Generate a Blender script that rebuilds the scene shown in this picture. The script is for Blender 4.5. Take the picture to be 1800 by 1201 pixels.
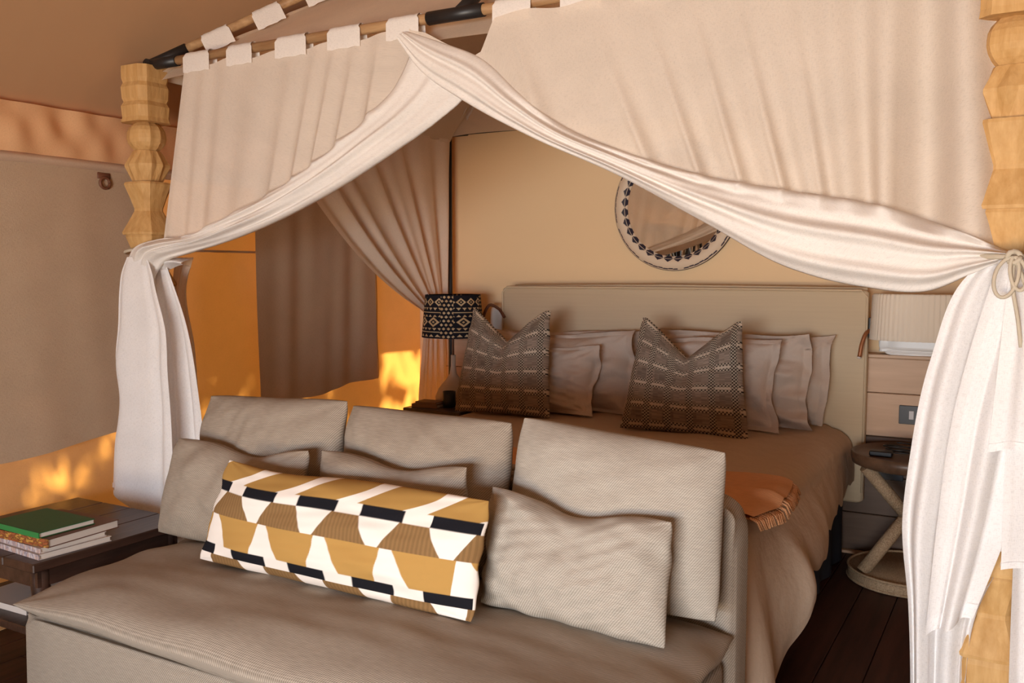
import bpy, math, random
import numpy as np
from mathutils import Vector, Matrix

# ------------------------------------------------------------------ clear
for o in list(bpy.data.objects):
    bpy.data.objects.remove(o)
S = bpy.context.scene
COL = S.collection
PI = math.pi

# ------------------------------------------------------------------ camera
cam_d = bpy.data.cameras.new('camera')
cam_d.sensor_width = 36.0
cam_d.lens = 31.92
cam_d.clip_start = 0.02
cam = bpy.data.objects.new('camera', cam_d)
COL.objects.link(cam)
cam.location = (0, 0, 1.31)
cam.rotation_euler = (math.radians(90 - 4.478), 0, math.radians(29.75))
S.camera = cam

# ------------------------------------------------------------------ world, sun, daylight, exposure
W = bpy.data.worlds.new('sky'); S.world = W
W.use_nodes = True
bg = W.node_tree.nodes['Background']
bg.inputs[0].default_value = (0.78, 0.86, 1.0, 1)
bg.inputs[1].default_value = 0.30

sun_d = bpy.data.lights.new('sun', 'SUN')
sun_d.energy = 17.0
sun_d.angle = math.radians(0.6)
sun_d.color = (1.0, 0.86, 0.66)
sun = bpy.data.objects.new('sun', sun_d); COL.objects.link(sun)
sun.rotation_euler = Vector((0.76, 0.10, -0.64)).to_track_quat('-Z', 'Y').to_euler()

def area(name, loc, direction, sx, sy, power, color):
    d = bpy.data.lights.new(name, 'AREA'); d.shape = 'RECTANGLE'
    d.size = sx; d.size_y = sy; d.energy = power; d.color = color
    o = bpy.data.objects.new(name, d); COL.objects.link(o)
    o.location = loc
    o.rotation_euler = Vector(direction).to_track_quat('-Z', 'Z').to_euler()
    return o
# daylight in the open tent front, behind the camera
# skylight falling in from above, and light thrown up by the sunlit sand in front
a1 = area('daylight_sky', (-0.45, -2.34, 1.05), (0, 1, -0.42), 2.0, 0.66, 88.0, (0.80, 0.895, 1.0))
a2 = area('daylight_ground', (-0.45, -2.34, 0.36), (0, 1, 0.80), 2.0, 0.66, 62.0, (1.0, 0.79, 0.56))
a1.data.spread = math.radians(140); a2.data.spread = math.radians(115)

S.view_settings.view_transform = 'Standard'
S.view_settings.look = 'None'
S.view_settings.gamma = 1.0
S.view_settings.use_curve_mapping = False
S.view_settings.exposure = 0.33
S.cycles.use_denoising = True
S.cycles.max_bounces = 10
S.cycles.diffuse_bounces = 6
S.cycles.transmission_bounces = 8
S.cycles.sample_clamp_indirect = 6.0

# ------------------------------------------------------------------ materials
def nt(name):
    m = bpy.data.materials.new(name); m.use_nodes = True
    t = m.node_tree; t.nodes.clear()
    out = t.nodes.new('ShaderNodeOutputMaterial')
    return m, t, out
def N(t, kind, **kw):
    n = t.nodes.new(kind)
    for k, v in kw.items():
        if k in n.inputs.keys() if hasattr(n.inputs, 'keys') else False:
            n.inputs[k].default_value = v
        else:
            setattr(n, k, v)
    return n
def c4(c): return (c[0], c[1], c[2], 1.0)
def mixrgb(t, fac, a, b, mode='MIX'):
    n = t.nodes.new('ShaderNodeMix'); n.data_type = 'RGBA'; n.blend_type = mode
    for sock, v in ((n.inputs[0], fac), (n.inputs[6], a), (n.inputs[7], b)):
        if hasattr(v, 'is_output'): t.links.new(v, sock)
        elif isinstance(v, tuple): sock.default_value = c4(v)
        else: sock.default_value = v
    return n.outputs[2]
def coords(t, which, scale=(1, 1, 1), rot=(0, 0, 0)):
    tc = t.nodes.new('ShaderNodeTexCoord')
    mp = t.nodes.new('ShaderNodeMapping')
    mp.inputs['Scale'].default_value = scale
    mp.inputs['Rotation'].default_value = rot
    t.links.new(tc.outputs[which], mp.inputs[0])
    return mp.outputs[0]
def noise(t, vec, scale, detail=3, rough=.55):
    n = t.nodes.new('ShaderNodeTexNoise')
    n.inputs['Scale'].default_value = scale; n.inputs['Detail'].default_value = detail
    n.inputs['Roughness'].default_value = rough
    t.links.new(vec, n.inputs['Vector'])
    return n.outputs['Fac']
def ramp(t, fac, stops):
    r = t.nodes.new('ShaderNodeValToRGB')
    el = r.color_ramp.elements
    while len(el) < len(stops): el.new(0.5)
    for e, (p, c) in zip(el, stops):
        e.position = p; e.color = c4(c)
    t.links.new(fac, r.inputs[0])
    return r.outputs[0]
def bump(t, h, strength=.3, dist=.002):
    b = t.nodes.new('ShaderNodeBump')
    b.inputs['Strength'].default_value = strength; b.inputs['Distance'].default_value = dist
    t.links.new(h, b.inputs['Height'])
    return b.outputs[0]
def setcol(t, sock, v):
    if hasattr(v, 'is_output'): t.links.new(v, sock)
    else: sock.default_value = c4(v)

def principled(name, color, rough=.6, metal=0.0, spec=.5, colfn=None, bumpfn=None, sheen=0):
    m, t, out = nt(name)
    p = t.nodes.new('ShaderNodeBsdfPrincipled')
    setcol(t, p.inputs['Base Color'], colfn(t) if colfn else color)
    p.inputs['Roughness'].default_value = rough
    p.inputs['Metallic'].default_value = metal
    p.inputs['Specular IOR Level'].default_value = spec
    if sheen:
        p.inputs['Sheen Weight'].default_value = sheen
    if bumpfn: t.links.new(bumpfn(t), p.inputs['Normal'])
    t.links.new(p.outputs[0], out.inputs[0])
    return m

def cloth(name, color, trans_color, trans, colfn=None, weave=480, wr=.4, which='UV', sheer=0.0):
    m, t, out = nt(name)
    d = t.nodes.new('ShaderNodeBsdfDiffuse'); tr = t.nodes.new('ShaderNodeBsdfTranslucent')
    mx = t.nodes.new('ShaderNodeMixShader'); mx.inputs[0].default_value = trans
    v = coords(t, which, (weave, weave * .2, weave))
    v2 = coords(t, which, (weave * .2, weave, weave))
    n1 = noise(t, v, 1.0, 2); n2 = noise(t, v2, 1.0, 2)
    s = t.nodes.new('ShaderNodeMath'); s.operation = 'ADD'
    t.links.new(n1, s.inputs[0]); t.links.new(n2, s.inputs[1])
    big = noise(t, coords(t, which, (7, 7, 7)), 1.0, 4)
    base = colfn(t) if colfn else color
    mod = ramp(t, big, [(.3, (.92, .92, .92)), (.75, (1, 1, 1))])
    mod2 = ramp(t, s.outputs[0], [(.75, (.86, .86, .86)), (1.2, (1, 1, 1))])
    c1 = mixrgb(t, 1.0, base, mod, 'MULTIPLY'); c1 = mixrgb(t, 1.0, c1, mod2, 'MULTIPLY')
    c2 = mixrgb(t, 1.0, trans_color, mod, 'MULTIPLY')
    t.links.new(c1, d.inputs[0]); t.links.new(c2, tr.inputs[0])
    nb = bump(t, s.outputs[0], wr, .0015)
    t.links.new(nb, d.inputs['Normal'])
    t.links.new(d.outputs[0], mx.inputs[1]); t.links.new(tr.outputs[0], mx.inputs[2])
    if sheer:
        tp = t.nodes.new('ShaderNodeBsdfTransparent'); m2 = t.nodes.new('ShaderNodeMixShader'); m2.inputs[0].default_value = sheer
        t.links.new(mx.outputs[0], m2.inputs[1]); t.links.new(tp.outputs[0], m2.inputs[2])
        t.links.new(m2.outputs[0], out.inputs[0])
    else:
        t.links.new(mx.outputs[0], out.inputs[0])
    return m

def tweed_col(light, dark):
    def f(t):
        w = t.nodes.new('ShaderNodeTexWave'); w.wave_type = 'BANDS'; w.bands_direction = 'X'
        w.inputs['Scale'].default_value = 1.0; w.inputs['Distortion'].default_value = .5
        t.links.new(coords(t, 'UV', (62, 62, 62), (0, 0, .62)), w.inputs['Vector'])
        w2 = t.nodes.new('ShaderNodeTexWave'); w2.wave_type = 'BANDS'; w2.bands_direction = 'Y'
        w2.inputs['Scale'].default_value = 1.0
        t.links.new(coords(t, 'UV', (75, 75, 75)), w2.inputs['Vector'])
        n = noise(t, coords(t, 'UV', (30, 260, 30)), 1.0, 3)
        a = mixrgb(t, w.outputs['Fac'], dark, light)
        b = mixrgb(t, w2.outputs['Fac'], dark, light)
        c = mixrgb(t, .35, a, b)
        return mixrgb(t, 1.0, c, ramp(t, n, [(.3, (.86, .85, .84)), (.72, (1.06, 1.05, 1.04))]), 'MULTIPLY')
    return f
def tweed_bump(t):
    w = t.nodes.new('ShaderNodeTexWave'); w.inputs['Scale'].default_value = 1.0
    t.links.new(coords(t, 'UV', (62, 62, 62), (0, 0, .62)), w.inputs['Vector'])
    return bump(t, w.outputs['Fac'], .25, .001)
def attr_col(t):
    a = t.nodes.new('ShaderNodeVertexColor'); a.layer_name = 'print'
    return a.outputs[0]
def weave_bump(t):
    return bump(t, noise(t, coords(t, 'UV', (400, 400, 400)), 1.0, 2), .3, .001)
def wood_col(dark, light, scale=(2, 22, 22), which='Object'):
    def f(t):
        n = noise(t, coords(t, which, scale), 1.6, 6, .6)
        return ramp(t, n, [(.3, dark), (.7, light)])
    return f

M = {}
M['linen'] = cloth('white_linen', (.93, .915, .915), (.93, .86, .78), .20)
M['linen_sheer'] = cloth('sheer_linen', (.90, .81, .71), (.90, .76, .60), .30, sheer=.13)
M['linen_roll'] = cloth('gathered_linen', (.92, .875, .83), (.92, .82, .70), .20)
M['linen_hem'] = cloth('white_linen_hem', (.95, .935, .935), (.93, .86, .78), .12)
M['roof_net'] = cloth('roof_linen', (.86, .71, .56), (.86, .66, .48), .38)
M['side_linen_shaded'] = cloth('side_linen_shaded', (.86, .74, .62), (.86, .68, .52), .30)  # curtain linen toned beige, its backlit shade put into the colour
M['canvas'] = cloth('orange_canvas', (.80, .50, .27), (.88, .42, .09), .42, weave=600, which='Object')
M['pelmet'] = cloth('pelmet_canvas', (.84, .54, .30), (.8, .45, .2), .22, weave=600)
M['sleeve'] = cloth('sleeve_canvas', (.62, .46, .34), (.5, .35, .2), .1, weave=600)
M['blind'] = cloth('blind_canvas', (.56, .425, .30), (.40, .24, .12), .10, weave=500)
M['plaster'] = principled('plaster', (.83, .61, .37), .9, spec=.1,
    bumpfn=lambda t: bump(t, noise(t, coords(t, 'Object', (8, 8, 8)), 3, 4), .08, .01))
M['ceiling'] = principled('tent_lining', (.47, .28, .155), .95, spec=.05,
    bumpfn=lambda t: bump(t, noise(t, coords(t, 'Object', (2, 2, 2)), 1.5, 3), .2, .03))
M['fly'] = principled('fly_sheet', (.35, .30, .22), .95, spec=.05)
M['sand'] = principled('sand', (.42, .30, .18), .95, spec=.05,
    bumpfn=lambda t: bump(t, noise(t, coords(t, 'Object', (3, 3, 3)), 2, 5), .4, .05))
M['leaf'] = principled('leaf', (.10, .14, .04), .7)
M['bark'] = principled('bark', (.14, .09, .06), .9)
M['floor'] = principled('floor_wood', (.06, .025, .015), .5, spec=.18,
    colfn=wood_col((.028, .010, .007), (.075, .028, .018), (14, 1.2, 14)))
M['post'] = principled('post_wood', (.6, .4, .2), .62, spec=.3,
    colfn=wood_col((.46, .255, .085), (.63, .39, .165), (26, 26, 3)),
    bumpfn=lambda t: bump(t, noise(t, coords(t, 'Object', (20, 20, 8)), 2, 3), .35, .01))
M['rail'] = principled('rail_wood', (.5, .32, .16), .5, colfn=wood_col((.30, .16, .07), (.52, .33, .17), (4, 30, 30)))
M['black'] = principled('black_steel', (.012, .011, .012), .45)
M['dark_wood'] = principled('dark_wood', (.05, .02, .012), .42,
    colfn=wood_col((.022, .010, .007), (.075, .036, .024), (16, 2, 16)),
    bumpfn=lambda t: bump(t, noise(t, coords(t, 'Object', (30, 3, 30)), 2, 4), .25, .004))
M['pale_wood'] = principled('pale_wood', (.5, .34, .22), .55, colfn=wood_col((.58, .385, .25), (.68, .47, .32), (1.5, 20, 20)))
M['tweed'] = principled('sofa_tweed', (.4, .35, .3), .95, spec=.1, colfn=tweed_col((.49, .42, .345), (.205, .168, .134)), bumpfn=tweed_bump)
M['tweed_lit'] = principled('lit_tweed', (.5, .46, .42), .95, spec=.1, colfn=tweed_col((.57, .52, .455), (.285, .255, .215)), bumpfn=tweed_bump)  # same sofa tweed, brighter window light on the right put into its colour
M['print'] = principled('printed_cotton', (1, 1, 1), .9, spec=.1, colfn=attr_col, bumpfn=weave_bump)
M['plaid'] = principled('woven_plaid', (1, 1, 1), .95, spec=.08, colfn=attr_col, bumpfn=weave_bump)
M['shade_print'] = principled('shade_print', (1, 1, 1), .85, spec=.1, colfn=attr_col)
M['bead'] = principled('bead_frame', (1, 1, 1), .6, colfn=attr_col)
M['headboard'] = principled('headboard_linen', (.56, .45, .31), .9, spec=.1, colfn=wood_col((.63, .50, .34), (.66, .53, .362), (1.5, 60, 60)))
M['piping'] = principled('piping', (.62, .48, .32), .85, spec=.1)
M['duvet'] = principled('duvet_linen', (.52, .395, .295), .95, spec=.06, bumpfn=lambda t: bump(t, noise(t, coords(t, 'Object', (6, 6, 6)), 2, 4), .35, .02))
M['sham'] = principled('sham_linen', (.58, .46, .37), .95, spec=.06, bumpfn=lambda t: bump(t, noise(t, coords(t, 'UV', (9, 9, 9)), 1.5, 4), .5, .02))
M['valance'] = principled('valance', (.030, .033, .045), .9, spec=.1)
M['throw'] = principled('throw', (.52, .22, .09), .95, spec=.05,
    colfn=tweed_col((.80, .43, .23), (.50, .24, .11)), bumpfn=tweed_bump)
M['mirror'] = principled('mirror_glass', (.9, .88, .84), .01, metal=1.0)
M['ceramic'] = principled('white_ceramic', (.82, .80, .77), .35)
M['ceramic_warm'] = principled('pale_ceramic', (.62, .50, .40), .5)
M['pleat'] = principled('pleated_silk', (.80, .70, .57), .8, spec=.15)
M['leather'] = principled('brown_leather', (.16, .06, .03), .5)
M['copper'] = principled('copper_tube', (.34, .13, .05), .35, metal=.4)
M['plate'] = principled('navy_plate', (.018, .022, .032), .4)
M['white_plastic'] = principled('white_plastic', (.6, .6, .62), .4)
M['bead_rope'] = principled('beaded_rope', (.36, .25, .15), .8, colfn=wood_col((.22, .14, .08), (.48, .35, .22), (120, 120, 120)),
    bumpfn=lambda t: bump(t, noise(t, coords(t, 'Object', (150, 150, 150)), 1, 1), .8, .004))
M['ledge_dark'] = principled('brown_board', (.12, .07, .045), .55, colfn=wood_col((.095, .055, .035), (.14, .085, .055), (1.5, 20, 20)))
M['tray'] = principled('tray_wood', (.12, .07, .04), .4, colfn=wood_col((.06, .032, .018), (.15, .085, .05), (12, 2, 12)))
M['green'] = principled('green_cover', (.012, .10, .028), .55)
M['green_spine'] = principled('green_spine', (.02, .21, .055), .5)
M['brown_cover'] = principled('brown_cover', (.115, .042, .02), .5)
M['paper'] = principled('paper', (.62, .56, .51), .9)
M['white_cover'] = principled('white_cover', (.66, .60, .56), .5)
M['note_cover'] = principled('note_cover', (.20, .10, .05), .7)
M['cord'] = principled('cord', (.50, .43, .33), .9)
M['canvas_dim'] = principled('front_canvas', (.50, .38, .26), .95, spec=.05)

# ------------------------------------------------------------------ mesh helpers
def link(o, parent=None):
    COL.objects.link(o)
    if parent: o.parent = parent
    return o
def tag(o, label=None, cat=None, group=None, kind=None):
    if label: o['label'] = label
    if cat: o['category'] = cat
    if group: o['group'] = group
    if kind: o['kind'] = kind
    return o
def empty(name, loc=(0, 0, 0)):
    o = bpy.data.objects.new(name, None); o.empty_display_size = .05
    COL.objects.link(o); o.location = loc
    return o
def thing(name, label, cat, group=None):
    return tag(empty(name), label, cat, group)
def mesh(name, V, F, mat, parent=None, smooth=True, uv=None, col=None):
    me = bpy.data.meshes.new(name)
    V = np.asarray(V, dtype=np.float64).reshape(-1, 3)
    me.from_pydata(V.tolist(), [], F if isinstance(F, list) else F.tolist())
    if uv is not None:
        ul = me.uv_layers.new(name='UVMap')
        li = np.zeros(len(me.loops), dtype=np.int32); me.loops.foreach_get('vertex_index', li)
        ul.data.foreach_set('uv', np.asarray(uv, dtype=np.float32).reshape(-1, 2)[li].ravel())
    if col is not None:
        ca = me.color_attributes.new('print', 'FLOAT_COLOR', 'POINT')
        c = np.asarray(col, dtype=np.float32).reshape(-1, 3)
        ca.data.foreach_set('color', np.concatenate([c, np.ones((len(c), 1), np.float32)], 1).ravel())
    if smooth: me.polygons.foreach_set('use_smooth', np.ones(len(me.polygons), dtype=bool))
    me.materials.append(M[mat] if isinstance(mat, str) else mat)
    me.update()
    o = bpy.data.objects.new(name, me)
    return link(o, parent)
def quads(n, m, cu=False, cv=False):
    i = np.arange(n if cu else n - 1); j = np.arange(m if cv else m - 1)
    I, J = np.meshgrid(i, j, indexing='ij')
    a = I * m + J; b = ((I + 1) % n) * m + J; c = ((I + 1) % n) * m + (J + 1) % m; d = I * m + (J + 1) % m
    return np.stack([a, b, c, d], -1).reshape(-1, 4)
def sheet(name, P, mat, parent=None, col=None, cu=False, cv=False, smooth=True, uv=None):
    P = np.asarray(P, float); n, m = P.shape[:2]
    if uv is None:
        du = np.zeros((n, m)); dv = np.zeros((n, m))
        du[1:] = np.cumsum(np.linalg.norm(np.diff(P, axis=0), axis=2), 0)
        dv[:, 1:] = np.cumsum(np.linalg.norm(np.diff(P, axis=1), axis=2), 1)
        uv = np.stack([du, dv], -1)
    return mesh(name, P, quads(n, m, cu, cv), mat, parent, smooth, uv, col)
class B:
    """collects boxes, tubes and prisms into one mesh"""
    def __init__(s): s.V = []; s.F = []; s.n = 0
    def add(s, V, F):
        V = np.asarray(V, float).reshape(-1, 3)
        s.V.append(V); s.F += [[int(i) + s.n for i in f] for f in F]; s.n += len(V); return s
    def box(s, lo, hi, bev=0.0, rz=0, c=None):
        x0, y0, z0 = lo; x1, y1, z1 = hi
        if bev <= 0:
            V = [(x, y, z) for z in (z0, z1) for x, y in ((x0, y0), (x1, y0), (x1, y1), (x0, y1))]
            F = [(3, 2, 1, 0), (4, 5, 6, 7), (0, 1, 5, 4), (1, 2, 6, 5), (2, 3, 7, 6), (3, 0, 4, 7)]
        else:
            b = bev; V = []; F = []
            for z, i in ((z0, b), (z0 + b, 0), (z1 - b, 0), (z1, b)):
                ring = [(x0 + i + b, y0 + i), (x1 - i - b, y0 + i), (x1 - i, y0 + i + b), (x1 - i, y1 - i - b),
                        (x1 - i - b, y1 - i), (x0 + i + b, y1 - i), (x0 + i, y1 - i - b), (x0 + i, y0 + i + b)]
                V += [(x, y, z) for x, y in ring]
            for k in range(3):
                for j in range(8):
                    F.append((k * 8 + j, k * 8 + (j + 1) % 8, k * 8 + 8 + (j + 1) % 8, k * 8 + 8 + j))
            F += [tuple(range(7, -1, -1)), tuple(range(24, 32))]
        V = np.array(V, float)
        if rz:
            c = np.array(c if c is not None else ((x0 + x1) / 2, (y0 + y1) / 2, 0)); R = np.array(Matrix.Rotation(rz, 3, 'Z'))
            V = (V - c) @ R.T + c
        return s.add(V, F)
    def tube(s, pts, r, n=10, caps=True):
        pts = np.asarray(pts, float); k = len(pts)
        r = np.full(k, r) if np.isscalar(r) else np.asarray(r, float)
        T = np.gradient(pts, axis=0); T /= np.linalg.norm(T, axis=1)[:, None] + 1e-12
        up = np.array((0, 0, 1.0)) if abs(T[0][2]) < .9 else np.array((1.0, 0, 0))
        V = []
        a = np.cross(up, T[0]); a /= np.linalg.norm(a)
        for i in range(k):
            a = a - T[i] * (a @ T[i]); a /= np.linalg.norm(a) + 1e-12; b = np.cross(T[i], a)
            for j in range(n):
                w = 2 * PI * j / n; V.append(pts[i] + r[i] * (math.cos(w) * a + math.sin(w) * b))
        F = [(i * n + j, i * n + (j + 1) % n, (i + 1) * n + (j + 1) % n, (i + 1) * n + j) for i in range(k - 1) for j in range(n)]
        if caps: F += [tuple(range(n - 1, -1, -1)), tuple((k - 1) * n + j for j in range(n))]
        return s.add(V, F)
    def lathe(s, prof, c=(0, 0), n=32):
        V = []; k = len(prof)
        for r, z in prof:
            for j in range(n):
                w = 2 * PI * j / n; V.append((c[0] + r * math.cos(w), c[1] + r * math.sin(w), z))
        F = [(i * n + j, i * n + (j + 1) % n, (i + 1) * n + (j + 1) % n, (i + 1) * n + j) for i in range(k - 1) for j in range(n)]
        F += [tuple(range(n - 1, -1, -1)), tuple((k - 1) * n + j for j in range(n))]
        return s.add(V, F)
    def out(s, name, mat, parent=None, smooth=False):
        V = np.concatenate(s.V); uv = V[:, [0, 2]] + V[:, [1, 1]] * .7
        o = mesh(name, V, s.F, mat, parent, False, uv)
        if smooth:
            me = o.data
            me.polygons.foreach_set('use_smooth', np.array([len(p.vertices) <= 4 for p in me.polygons], dtype=bool))
        return o
def waves(x, y, seed, f=6.0, n=9):
    """smooth pseudo-random field"""
    r = np.random.RandomState(seed); o = np.zeros_like(np.asarray(x, float) + np.asarray(y, float))
    for k in range(n):
        a = r.uniform(0, 2 * PI); q = f * r.uniform(.4, 1.8); o = o + np.sin(x * q * math.cos(a) + y * q * math.sin(a) + r.uniform(0, 6.3)) * r.uniform(.4, 1)
    return o / n ** .5 / .7
def interp(tab, x):
    tab = np.asarray(tab, float)
    return np.stack([np.interp(x, tab[:, 0], tab[:, k]) for k in range(1, tab.shape[1])], -1)
def smoothcurve(pts, n):
    """Catmull-Rom through pts"""
    p = np.asarray(pts, float); k = len(p)
    d = np.r_[0, np.cumsum(np.linalg.norm(np.diff(p, axis=0), axis=1))]; t = np.linspace(0, d[-1], n)
    m = np.gradient(p, d, axis=0)
    i = np.clip(np.searchsorted(d, t, 'right') - 1, 0, k - 2)
    h = (d[i + 1] - d[i])[:, None]; s = ((t - d[i]) / (d[i + 1] - d[i]))[:, None]
    return ((2 * s**3 - 3 * s**2 + 1) * p[i] + (s**3 - 2 * s**2 + s) * h * m[i] + (-2 * s**3 + 3 * s**2) * p[i + 1] + (s**3 - s**2) * h * m[i + 1])

def pillow(name, corners, thick, mat, parent=None, n=40, m=30, pinch=.05, flange=0.0, chop=0.0, seed=1, wr=.006,
           p=2.4, q=.55, colfn=None, sag=0.0, flop=None, rc=.09, sw=0.0):
    TL, TR, BR, BL = [np.array(c, float) for c in corners]
    a = np.sin(np.linspace(-1, 1, n) * PI / 2 * .86) / math.sin(PI / 2 * .86)
    b = np.sin(np.linspace(-1, 1, m) * PI / 2 * .86) / math.sin(PI / 2 * .86)
    s, t = np.meshgrid(a, b, indexing='ij')
    s2 = s * (1 - pinch * (1 - t**2) * s**2); t2 = t * (1 - pinch * (1 - s**2) * t**2)
    s2, t2 = s2 * np.sqrt(1 - rc * t**4), t2 * np.sqrt(1 - rc * s**4)
    s2 = s2 + sw * np.sin(t * 3.3 + seed * 1.7) * s**2
    if chop:
        v = np.clip(1 - np.abs(s) / .92, 0, 1)
        t2 = t2 - chop * v**1.15 * ((1 + t) / 2)**2.2
    if flop is not None:
        t2 = t2 + flop(s, t)
    U = (s2 + 1) / 2; Vv = (t2 + 1) / 2
    mid = (TL * ((1 - U) * Vv)[..., None] + TR * (U * Vv)[..., None] + BR * (U * (1 - Vv))[..., None] + BL * ((1 - U) * (1 - Vv))[..., None])
    nrm = np.cross(TR - TL, TL - BL); nrm /= np.linalg.norm(nrm)
    if nrm[1] > 0 and abs(nrm[1]) > abs(nrm[2]): nrm = -nrm
    if abs(nrm[2]) > .8 and nrm[2] < 0: nrm = -nrm
    e = 1 - flange
    ss = np.clip(np.abs(s) / e, 0, 1); tt = np.clip(np.abs(t) / e, 0, 1)
    h = ((1 - ss**p) * (1 - tt**p))**q * thick / 2
    if chop: h = h * (1 - .55 * np.exp(-(s / .16)**2) * ((1 + t) / 2)**2.5)
    env = ((1 - ss**2) * (1 - tt**2))**.4
    w1 = waves(s * 2.0, t * 1.6, seed, 4) * wr * env + .35 * wr * env * waves(s * 5, t * 5, seed + 7, 4)
    # radiating corner creases
    w1 = w1 + wr * .8 * np.sin(np.arctan2(1 - np.abs(t), 1 - np.abs(s) + 1e-6) * 9 + seed) * np.clip(1.1 - 1.2 * np.hypot(1 - np.abs(s), 1 - np.abs(t)), 0, 1) * env
    edge = (1 - env)[..., None] * nrm * (waves(s * 3, t * 3, seed + 3, 3) * wr * 1.2)[..., None]
    front = mid + nrm * (h + w1)[..., None] + edge - np.array((0, 0, 1)) * (sag * env)[..., None]
    back = mid - nrm * (h + .5 * w1)[..., None] + edge
    idx = np.arange(n * m).reshape(n, m)
    bi = idx.copy(); inner = np.zeros((n, m), bool); inner[1:-1, 1:-1] = True
    bi[inner] = n * m + np.arange(inner.sum())
    V = np.concatenate([front.reshape(-1, 3), back[inner]])
    def q4(ix, flip):
        f = np.stack([ix[:-1, :-1], ix[1:, :-1], ix[1:, 1:], ix[:-1, 1:]], -1).reshape(-1, 4)
        return f[:, ::-1] if flip else f
    F = np.concatenate([q4(idx, False), q4(bi, True)])
    Wd = np.linalg.norm(TR - TL); H = np.linalg.norm(TL - BL)
    uv = np.stack([s * Wd / 2, t * H / 2], -1)
    uv = np.concatenate([uv.reshape(-1, 2), uv[inner] + .37])
    col = None
    if colfn:
        
        ds = np.gradient(s, axis=0) / 2; dt = np.gradient(t, axis=1) / 2
        c = sum(colfn(np.clip((s + 1) / 2 + ds * i, 0, .9999), np.clip((1 - t) / 2 + dt * j, 0, .9999)) for i in (-.33, 0, .33) for j in (-.33, 0, .33)) / 9
        col = np.concatenate([c.reshape(-1, 3), c[inner]])
    # winding: make front face along nrm
    f0 = V[F[len(F) // 4]]
    if np.cross(f0[1] - f0[0], f0[2] - f0[0]) @ nrm < 0: F = F[:, ::-1]
    return mesh(name, V, F, mat, parent, True, uv, col)

#STRUCTURE
# ================================================================== the setting
XL, XR, YB, YF = -3.22, 1.7, 4.5, -2.3
fl = empty('floor'); tag(fl, kind='structure')
r = random.Random(3)
x = XL; pw = .14
base = B().box((XL, YF, -.06), (XR, YB, -.012)).out('subfloor', 'floor', fl)
pm = None
while x < XR - .01:
    off = r.uniform(0, 1.6); y = YF
    cuts = [YF, YF + 1.4 + off, YF + 3.6 + off * .8, YB]
    for a, b in zip(cuts[:-1], cuts[1:]):
        B().box((x + .0015, a + .001, -.012), (min(x + pw, XR) - .0015, b - .001, 0.0), .0015).out('plank', 'floor', fl)
    x += pw

def slab(name, lo, hi, mat, parent=None):
    o = B().box(lo, hi).out(name, mat, parent)
    if not parent: tag(o, kind='structure')
    return o
slab('wall_back', (XL, YB, 0), (XR, YB + .08, 4.0), 'plaster')
slab('wall_right', (XR, YF, 0), (XR + .06, YB + .08, 4.0), 'canvas_dim')
wf = empty('wall_front'); tag(wf, kind='structure')
slab('canvas_panel', (XL, YF - .05, 0), (-1.5, YF, 4.0), 'canvas_dim', wf)
slab('canvas_panel', (.6, YF - .05, 0), (XR, YF, 4.0), 'canvas_dim', wf)
slab('canvas_panel', (-1.5, YF - .05, 1.42), (.6, YF, 4.0), 'canvas_dim', wf)

# left canvas wall (thin sheet, gently slack)
yy, zz = np.meshgrid(np.linspace(1.05, YB + .02, 140), np.linspace(0, 1.92, 60), indexing='ij')
P = np.stack([XL + .006 * waves(yy, zz * .6, 4, 7) * np.clip(zz * 3, 0, 1), yy, zz], -1)
wl = empty('wall_left'); tag(wl, kind='structure')
sheet('canvas', P, 'canvas', wl)
yy, zz = np.meshgrid(np.linspace(YF, -1.4, 8), np.linspace(0, 1.92, 8), indexing='ij')
sheet('canvas', np.stack([XL + 0 * yy, yy, zz], -1), 'canvas', wl)
yy, zz = np.meshgrid(np.linspace(-1.4, 1.05, 8), np.linspace(1.75, 1.92, 4), indexing='ij')
sheet('canvas', np.stack([XL + 0 * yy, yy, zz], -1), 'canvas', wl)
# gathered pelmet band along the top of the wall
yy, k = np.meshgrid(np.linspace(.9, YB - .02, 420), np.linspace(0, 1, 8), indexing='ij')
fx = .045 + .010 * waves(yy * 5.5, k * .5, 8, 6) * (.35 + .65 * np.sin(k * PI))
sheet('pelmet', np.stack([XL + fx + .004, yy, 1.915 - .178 * k + .004 * waves(yy, 0 * k, 5, 4)], -1), 'pelmet', wl)
yy, k = np.meshgrid(np.linspace(.9, YB - .02, 60), np.linspace(0, 1, 9), indexing='ij')
sheet('pole_sleeve', np.stack([XL + .030 + .028 * np.sin(k * PI), yy, 1.742 - .05 * k], -1), 'sleeve', wl)
B().box((XL + .003, 2.5, 1.391), (XL + .009, 3.16, 1.401)).out('seam', 'sleeve', wl)
B().box((XL + .003, 4.0, 1.391), (XL + .009, YB, 1.401)).out('seam', 'sleeve', wl)

# lattice door in the left wall, seen only in the mirror
dr = empty('door_1'); tag(dr, kind='structure')
B().box((XL - .03, -1.4, 0), (XL - .022, 1.05, 1.75)).out('panel', 'blind', dr)
fb = B()
for y0 in (-1.4, -.2, 1.0): fb.box((XL - .02, y0, 0), (XL + .03, y0 + .05, 1.75))
for z0 in (0.0, .85, 1.70): fb.box((XL - .02, -1.4, z0), (XL + .03, 1.05, z0 + .05))
fb.out('door_frame', 'black', dr)
rr = random.Random(9)
for i in range(26):
    ya = -1.35 + 2.35 * rr.random(); yb = max(-1.35, min(1.0, ya + rr.uniform(-.9, .9))); za, zb = rr.choice([(.05, 1.7), (.05, .85), (.9, 1.7)])
    B().tube([(XL + .005, ya, za), (XL + .005, yb, zb)], .014, 6).out('lattice_bar', 'black', dr)

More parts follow.
